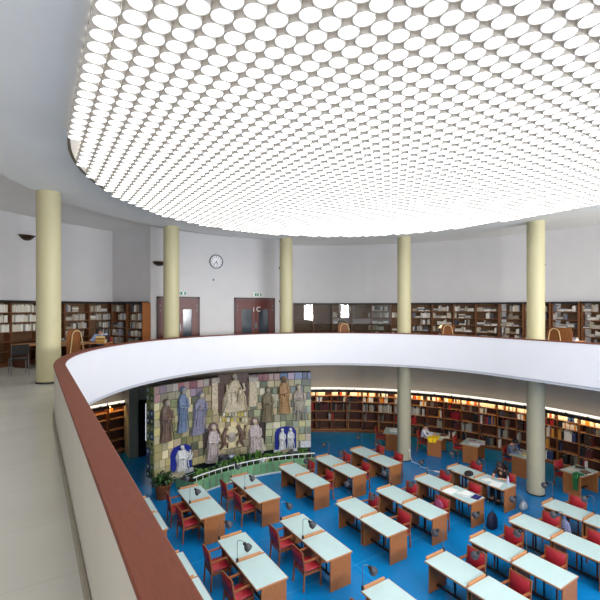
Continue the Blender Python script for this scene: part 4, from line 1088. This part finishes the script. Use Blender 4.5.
def person(loc, rz, label, shirt, trousers, hair, sleeve=1, nod=25, wrists=((-.14, .44, .80), (.14, .44, .80)), longhair=False, turn=0, vest=None):
    """seated, facing +y, the floor at z 0"""
    t = thing('person', label, 'person', loc, rz)
    neck = Vector((0, .07, 1.02)); MH = Matrix.Translation(neck) @ Matrix.Rotation(rad(turn), 4, 'Z') @ Matrix.Rotation(rad(-nod), 4, 'X')
    V = [(0, -.02, .53), (0, .0, .70), (0, .04, .88), tuple(neck)]; R = [(.15, .11), (.135, .10), (.15, .10), .05]; Ed = [(0, 1), (1, 2), (2, 3)]
    for p, q in (((0, .015, .06), .052), ((0, .03, .14), .085), ((0, .015, .22), .080)):
        V.append(tuple(MH @ Vector(p))); R.append(q); Ed.append((len(V)-2, len(V)-1))
    arms = []
    for s, wv in ((-1, wrists[0]), (1, wrists[1])):
        sh = Vector((s*.175, .05, .935)); wv = Vector(wv); el = (sh+wv)/2+Vector((s*.09, -.05, -.13)); pm = wv+(wv-el).normalized()*.06
        k = len(V); V += [tuple(sh), tuple(el), tuple(wv), tuple(pm)]; R += [.058, .042, .028, (.034, .018)]; Ed += [(2, k), (k, k+1), (k+1, k+2), (k+2, k+3)]
        arms.append((sh, el, wv, pm))
    legs = []
    for s in (-1, 1):
        k = len(V); P = [(s*.10, .02, .50), (s*.12, .43, .50), (s*.12, .42, .10), (s*.12, .53, .045)]; V += P; R += [.085, .062, .042, .038]; Ed += [(0, k), (k, k+1), (k+1, k+2), (k+2, k+3)]
        legs.append(P)
    body = MB(); mesh_to(body, skin('b', V, Ed, R), 0)
    for (sh, el, wv, pm) in arms:
        d = (pm-wv).normalized(); sd = d.cross(Vector((0, 0, 1))).normalized(); up = sd.cross(d)
        sgn = -1 if wv.x < 0 else 1
        for f, L in ((-.026, .060), (-.009, .072), (.009, .068), (.025, .052)):
            b0 = pm+sd*f; a1 = b0+d*L*.55-up*.004; a2 = a1+d*L*.35-up*.018; a3 = a2+d*L*.2-up*.018
            body.tube([b0-d*.02, b0, a1, a2, a3], [.009, .0095, .0088, .008, .006], 7)
        th = wv+d*.02+sd*(-sgn*.028); body.tube([th, th+d*.03+sd*(-sgn*.024), th+d*.058+sd*(-sgn*.028)-up*.012], [.011, .010, .007], 7)
    for s in (-1, 1): body.ball(MH @ Vector((s*.034, .108, .155)), .011, 8, 6, 1); body.ball(MH @ Vector((s*.083, .02, .14)), (.014, .022, .034), 8, 6)
    body.tube([MH @ Vector((0, .108, .158)), MH @ Vector((0, .13, .125)), MH @ Vector((0, .11, .115))], [.009, .016, .010], 8)
    body.ball(MH @ Vector((0, .108, .083)), (.026, .009, .008), 8, 6, 2)
    body.build('body', [M_skin, M_eye, M_lip], t, True, 80)
    # clothing follows the body
    k = .012; Vs = V[:3]+[tuple(neck-Vector((0, 0, .05)))]; Rs = [(.168, .125), (.152, .115), (.166, .115), .068]; Es = [(0, 1), (1, 2), (2, 3)]
    for (sh, el, wv, pm) in arms:
        q = len(Vs)
        end = el if sleeve < 1 else wv-(wv-el)*.08
        if sleeve < 1: Vs += [tuple(sh), tuple(sh+(el-sh)*.8)]; Rs += [.072, .062]; Es += [(2, q), (q, q+1)]
        else: Vs += [tuple(sh), tuple(el), tuple(end)]; Rs += [.072, .056, .042]; Es += [(2, q), (q, q+1), (q+1, q+2)]
    c = MB(); mesh_to(c, skin('c', Vs, Es, Rs), 0); c.build('shirt', mat('shirt', shirt, .8, .08, 9), t, True, 80)
    Vt = [(0, -.02, .54)]; Rt = [(.17, .125)]; Et = []
    for P in legs:
        q = len(Vt); Vt += [P[0], P[1], tuple(Vector(P[2])+Vector((0, 0, .02)))]; Rt += [.10, .076, .058]; Et += [(0, q), (q, q+1), (q+1, q+2)]
    c = MB(); mesh_to(c, skin('t', Vt, Et, Rt), 0); c.build('trousers', mat('trousers', trousers, .8, .08, 9), t, True, 80)
    for P in legs:
        c = MB(); c.bbox(P[3][0]-.045, P[3][0]+.045, .36, .60, 0, .085, .03); c.build('shoe', M_black, t, True, 80)
    h = MB(); N = 18
    rings = []
    for i in range(10):
        a = pi*.66*i/9; g = []
        for j in range(N):
            b = 2*pi*j/N; fr = max(0, sin(b)); aa = a*(1-.46*fr)
            g.append(MH @ Vector((.100*sin(aa)*cos(b), .018+.118*sin(aa)*sin(b), .155+.125*cos(aa))))
        rings.append(g)
    h.loft(rings, 0, True)
    if longhair:
        for s in (-.075, -.04, 0, .04, .075):
            h.tube([MH @ Vector((s, -.06, .20)), MH @ Vector((s*1.3, -.10, .08)), MH @ Vector((s*1.4, -.10, -.08)), MH @ Vector((s*1.2, -.08, -.2))], [.03, .045, .04, .012], 8)
        for s in (-1, 1): h.tube([MH @ Vector((s*.08, .03, .20)), MH @ Vector((s*.10, .03, .10)), MH @ Vector((s*.10, .04, -.06))], [.03, .03, .01], 8)
    h.build('hair', mat('hair', hair, .5, .2, 30), t, True, 80)
    return t
MP = T(-4.9, 7.92, Z_MEZ)
person((-4.62, 8.02, Z_MEZ), rad(145), 'man with dark hair in light blue shirt reading at the gallery table', (166, 186, 226), (50, 54, 70), (36, 28, 26), 1, 40, turn=25)
pc = CHAIR.place((-4.58, 7.97, Z_MEZ), rad(145+90), 'wooden armchair under the man reading on the gallery', 'red armchairs at the study desks')
def at_wall_desk(a, lx, ly): return T(8.58*cos(rad(a)), 8.58*sin(rad(a)), 0, rad(a-90)) @ Vector((lx, ly, 0))
for a, lab, sh, tr, hr, nod, tn, lh in ((5.6, 'dark haired reader in grey blue shirt leaning over a lower wall desk', (112, 124, 150), (50, 60, 90), (26, 22, 22), 38, 0, False), (27.6, 'person in a white shirt sitting beside the yellow jacket', (226, 226, 236), (120, 60, 60), (60, 40, 30), 20, -10, False)):
    p = at_wall_desk(a, -.52, .50)
    person((p.x, p.y, 0), rad(a-180), lab, sh, tr, hr, 1, nod, turn=tn, longhair=lh)
person((5.75+.60, .10, 0), rad(90), 'dark haired reader in black top bent over papers at an end study desk', (40, 28, 34), (30, 30, 36), (34, 22, 24), .5, 34, ((-.20, .40, .82), (.10, .40, .80)), True)

# ------------------------------------------------------------------ papers, bags and other small things
def sheet(x, y, z, w_, d_, rz, m, name, label, cat, h=.003, group=None):
    mb = MB(); N = 6
    P = [[Vector((-w_/2+w_*i/N, s*d_/2, h+.004*sin(i*1.7))) for i in range(N+1)] for s in (-1, 1)]
    Q = [[p-Vector((0, 0, h)) for p in g] for g in P]
    mb.loft([Q[0], P[0], P[1], Q[1], Q[0]]); o = mb.build(name, m, None, False, 40, (x, y, z), (0, 0, rz)); return tag(o, label, cat, group)
ZD = .7375
sheet(4.02, .33, ZD, .42, .30, .1, M_paper, 'open_papers', 'large white open papers at the rear half of the papered study desk', 'papers')
sheet(4.22, -.02, ZD, .40, .30, -.15, M_paper, 'open_papers', 'white papers at the middle of the papered study desk', 'papers')
sheet(4.05, -.12, ZD+.006, .21, .28, .4, mat('pale_sheet', (206, 216, 214), .7), 'loose_sheet', 'pale grey sheet lying over the white papers', 'papers')
sheet(4.28, -.36, ZD, .30, .20, .2, mat('navy_folder', (44, 40, 110), .5), 'folder', 'navy blue folder at the corner of the papered study desk', 'folder', .02)
sheet(5.62, -.12, ZD, .46, .32, .3, M_paper, 'open_book', 'white open papers before the reader in black top', 'papers')
sheet(5.70, .22, ZD, .32, .24, -.2, M_paper, 'notebook', 'smaller white notebook before the reader in black top', 'notebook')
bt = thing('water_bottle', 'clear pale bottle standing by the reader in black top', 'bottle', (5.98, -.30, ZD))
mb = MB(); mb.lathe([(.032, 0), (.034, .02), (.034, .14), (.014, .18), (.013, .20)], 16); mb.build('body', mat('pale_bottle', (190, 190, 226), .15), bt, True, 40)
mb = MB(); mb.lathe([(.015, .20), (.015, .222)], 12); mb.build('cap', M_white, bt, True, 40)
def bag(loc, rz, s, m, label, cat='bag', name='bag', handles=True):
    t = thing(name, label, cat, loc, rz); r = random.Random(int(loc[0]*100)); mb = MB(); N = 20; rings = []
    for z, k in ((0, .86), (.08, 1), (.35, 1.04), (.65, .92), (.9, .62), (1, .35)):
        rings.append([(s[0]/2*k*cos(2*pi*i/N)*(1+.08*sin(3*i+z*5)), s[1]/2*k*sin(2*pi*i/N)*(1+.1*cos(2*i+z*7)), s[2]*z) for i in range(N)])
    mb.loft(rings, 0, True, True); mb.build('body', m, t, True, 60)
    if handles:
        mb = MB(); mb.tube([(s[0]*.18*cos(pi*i/8), 0, s[2]*(.95+.28*sin(pi*i/8))) for i in range(9)], .009, 6); mb.build('strap', m, t, True)
    return t
M_navy = mat('navy_cloth', (26, 30, 62), .7, .2, 12); M_blk = mat('black_cloth', (26, 26, 28), .7, .2, 12)
bag((4.42, -.76, 0), .2, (.42, .26, .42), M_navy, 'dark navy backpack standing on the floor at the end of the papered desk', 'bag', 'backpack')
bag((5.58, .82, ZD), .4, (.46, .26, .09), M_blk, 'black bag lying on the study desk beside the reader in black top', 'bag', 'shoulder_bag')
bag((6.30, -.62, 0), .2, (.34, .22, .20), mat('clear_plastic', (196, 208, 222), .25, .15, 9), 'crumpled white plastic bag on the blue floor before the big lower column', 'bag', 'plastic_bag')
bag((5.78, -3.30, ZD), .1, (.48, .30, .06), M_blk, 'flat black case on the study desk nearest the picture edge', 'bag', 'laptop_case', False)
# jacket and bag draped over desks
def drape(M, w_, d_, drop, m, name, label, cat):
    mb = MB(); N = 14; K = 12; g = []
    for k in range(K+1):
        row = []; s = (d_+drop)*k/K
        for i in range(N+1):
            x = -w_/2+w_*i/N; ws = 1-.30*(k/K); x *= ws
            if s < d_: p = Vector((x, d_-s, .03+.03*sin(i*1.3+k*.8)))
            else: p = Vector((x*(1-.25*(s-d_)/drop), -.02-.025*sin(i*1.5), .03-(s-d_)))
            row.append(M @ p)
        g.append(row)
    h = [[p+M.to_3x3() @ Vector((0, -.012, -.012)) for p in q] for q in g]
    mb.loft(g); mb.loft(h); mb.loft([g[0], h[0]]); mb.loft([g[-1], h[-1]]); mb.loft([[q[0] for q in g], [q[0] for q in h]]); mb.loft([[q[-1] for q in g], [q[-1] for q in h]])
    return tag(mb.build(name, m, None, True, 60), label, cat)
def DM(a, x, y, z=ZD, rz=0): return T(8.58*cos(rad(a)), 8.58*sin(rad(a)), 0, rad(a-90)) @ T(x, y, z, rz)
drape(DM(27.6, -.02, -.04), .56, .50, .16, mat('yellow_cloth', (250, 206, 20), .7, .06, 6), 'jacket', 'bright yellow jacket spread over the wooden reading desk end', 'jacket')
drape(DM(-6.3, .22, -.04), .26, .26, .50, mat('green_cloth', (34, 104, 52), .7, .2, 12), 'cloth_bag', 'green cloth bag hanging over the reading desk end', 'bag')
def desk_books(a, specs, txt):
    for k, (x, y, rz, w_, h_, c) in enumerate(specs): flatbook(DM(a, x, y, ZD, rz), w_, .22, h_, c, '%s %s' % (('pale', 'second', 'third', 'fourth')[k], txt))
desk_books(-6.3, ((-.22, .20, .2, .30, .02, (220, 216, 200)), (.08, .42, -.3, .28, .04, (120, 90, 70)), (-.2, .62, .5, .28, .03, (70, 66, 60))), 'book lying on the desk with the green bag')
desk_books(18.0, ((-.05, .18, .2, .40, .02, (236, 232, 230)), (.1, .42, -.2, .34, .05, (196, 190, 206)), (-.15, .5, .5, .30, .03, (150, 140, 150))), 'book lying on the desk with loose papers')
desk_books(5.6, ((.02, .28, .1, .40, .03, (240, 222, 150)), (.22, .5, .3, .3, .04, (70, 60, 60))), 'book lying on the desk of the grey shirted reader')
desk_books(27.6, ((.20, .30, .3, .40, .02, (236, 230, 214)), (.15, .62, -.2, .3, .05, (90, 60, 50))), 'book lying on the desk with the yellow jacket')
desk_books(39.3, ((-.10, .30, .2, .34, .10, (226, 226, 224)), (.15, .55, -.2, .3, .05, (140, 120, 100))), 'book lying on the desk beside the slim lower column')
# cable from the column foot to a power strip
cx, cy = R_COL*cos(rad(34.8)), R_COL*sin(rad(34.8))
pts = [(cx+.02, cy-.285, .42), (cx+.04, cy-.30, .20), (cx+.06, cy-.40, .012), (6.40, 3.60, .012), (6.22, 3.42, .012), (6.36, 3.20, .012), (6.20, 3.05, .012), (6.34, 2.94, .012), (6.36, 2.86, .012)]
mb = MB(); mb.tube(pts, .010, 6); tag(mb.build('cable', M_white, None, True, 60), 'thin white cable running from the lower column across the blue floor', 'cable')
mb = MB(); mb.bbox(-.15, .15, -.03, .03, 0, .045, .008); ps = mb.build('power_strip', M_white, None, False, 40, (6.40, 2.72, 0), (0, 0, rad(-60))); tag(ps, 'white power strip lying on the blue floor at the cable end', 'power strip')
mb = MB(); mb.bbox(-.04, .04, -.025, .0, -.04, .04, .008); tag(mb.build('wall_socket', M_white, None, False, 40, (cx+.02, cy-.275, .46)), 'small white socket low on the slim lower column', 'socket')
a = rad(-1.8)
mb = MB(); mb.bbox(-.03, .03, -.03, .0, -.03, .03, .006); tag(mb.build('column_button', mat('red_button', (200, 40, 80), .4), None, False, 40, (R_COL*cos(a)+.26*cos(rad(-40)), R_COL*sin(a)+.26*sin(rad(-40)), .75), (0, 0, rad(50))), 'tiny red button on the thick lower column', 'button')
# bags hung on chairs at the right
bag((4.93, -2.46, .40), 0, (.13, .28, .40), mat('flower_cloth', (120, 124, 160), .7, .5, 30), 'patterned blue bag hung on an armchair of the fifth desk file', 'bag', 'tote_bag')
bag((3.08, .02, .52), .2, (.12, .30, .30), mat('violet_cloth', (140, 60, 96), .7, .5, 22), 'purple bag hung on the armchair back behind the fourth file', 'bag', 'handbag')
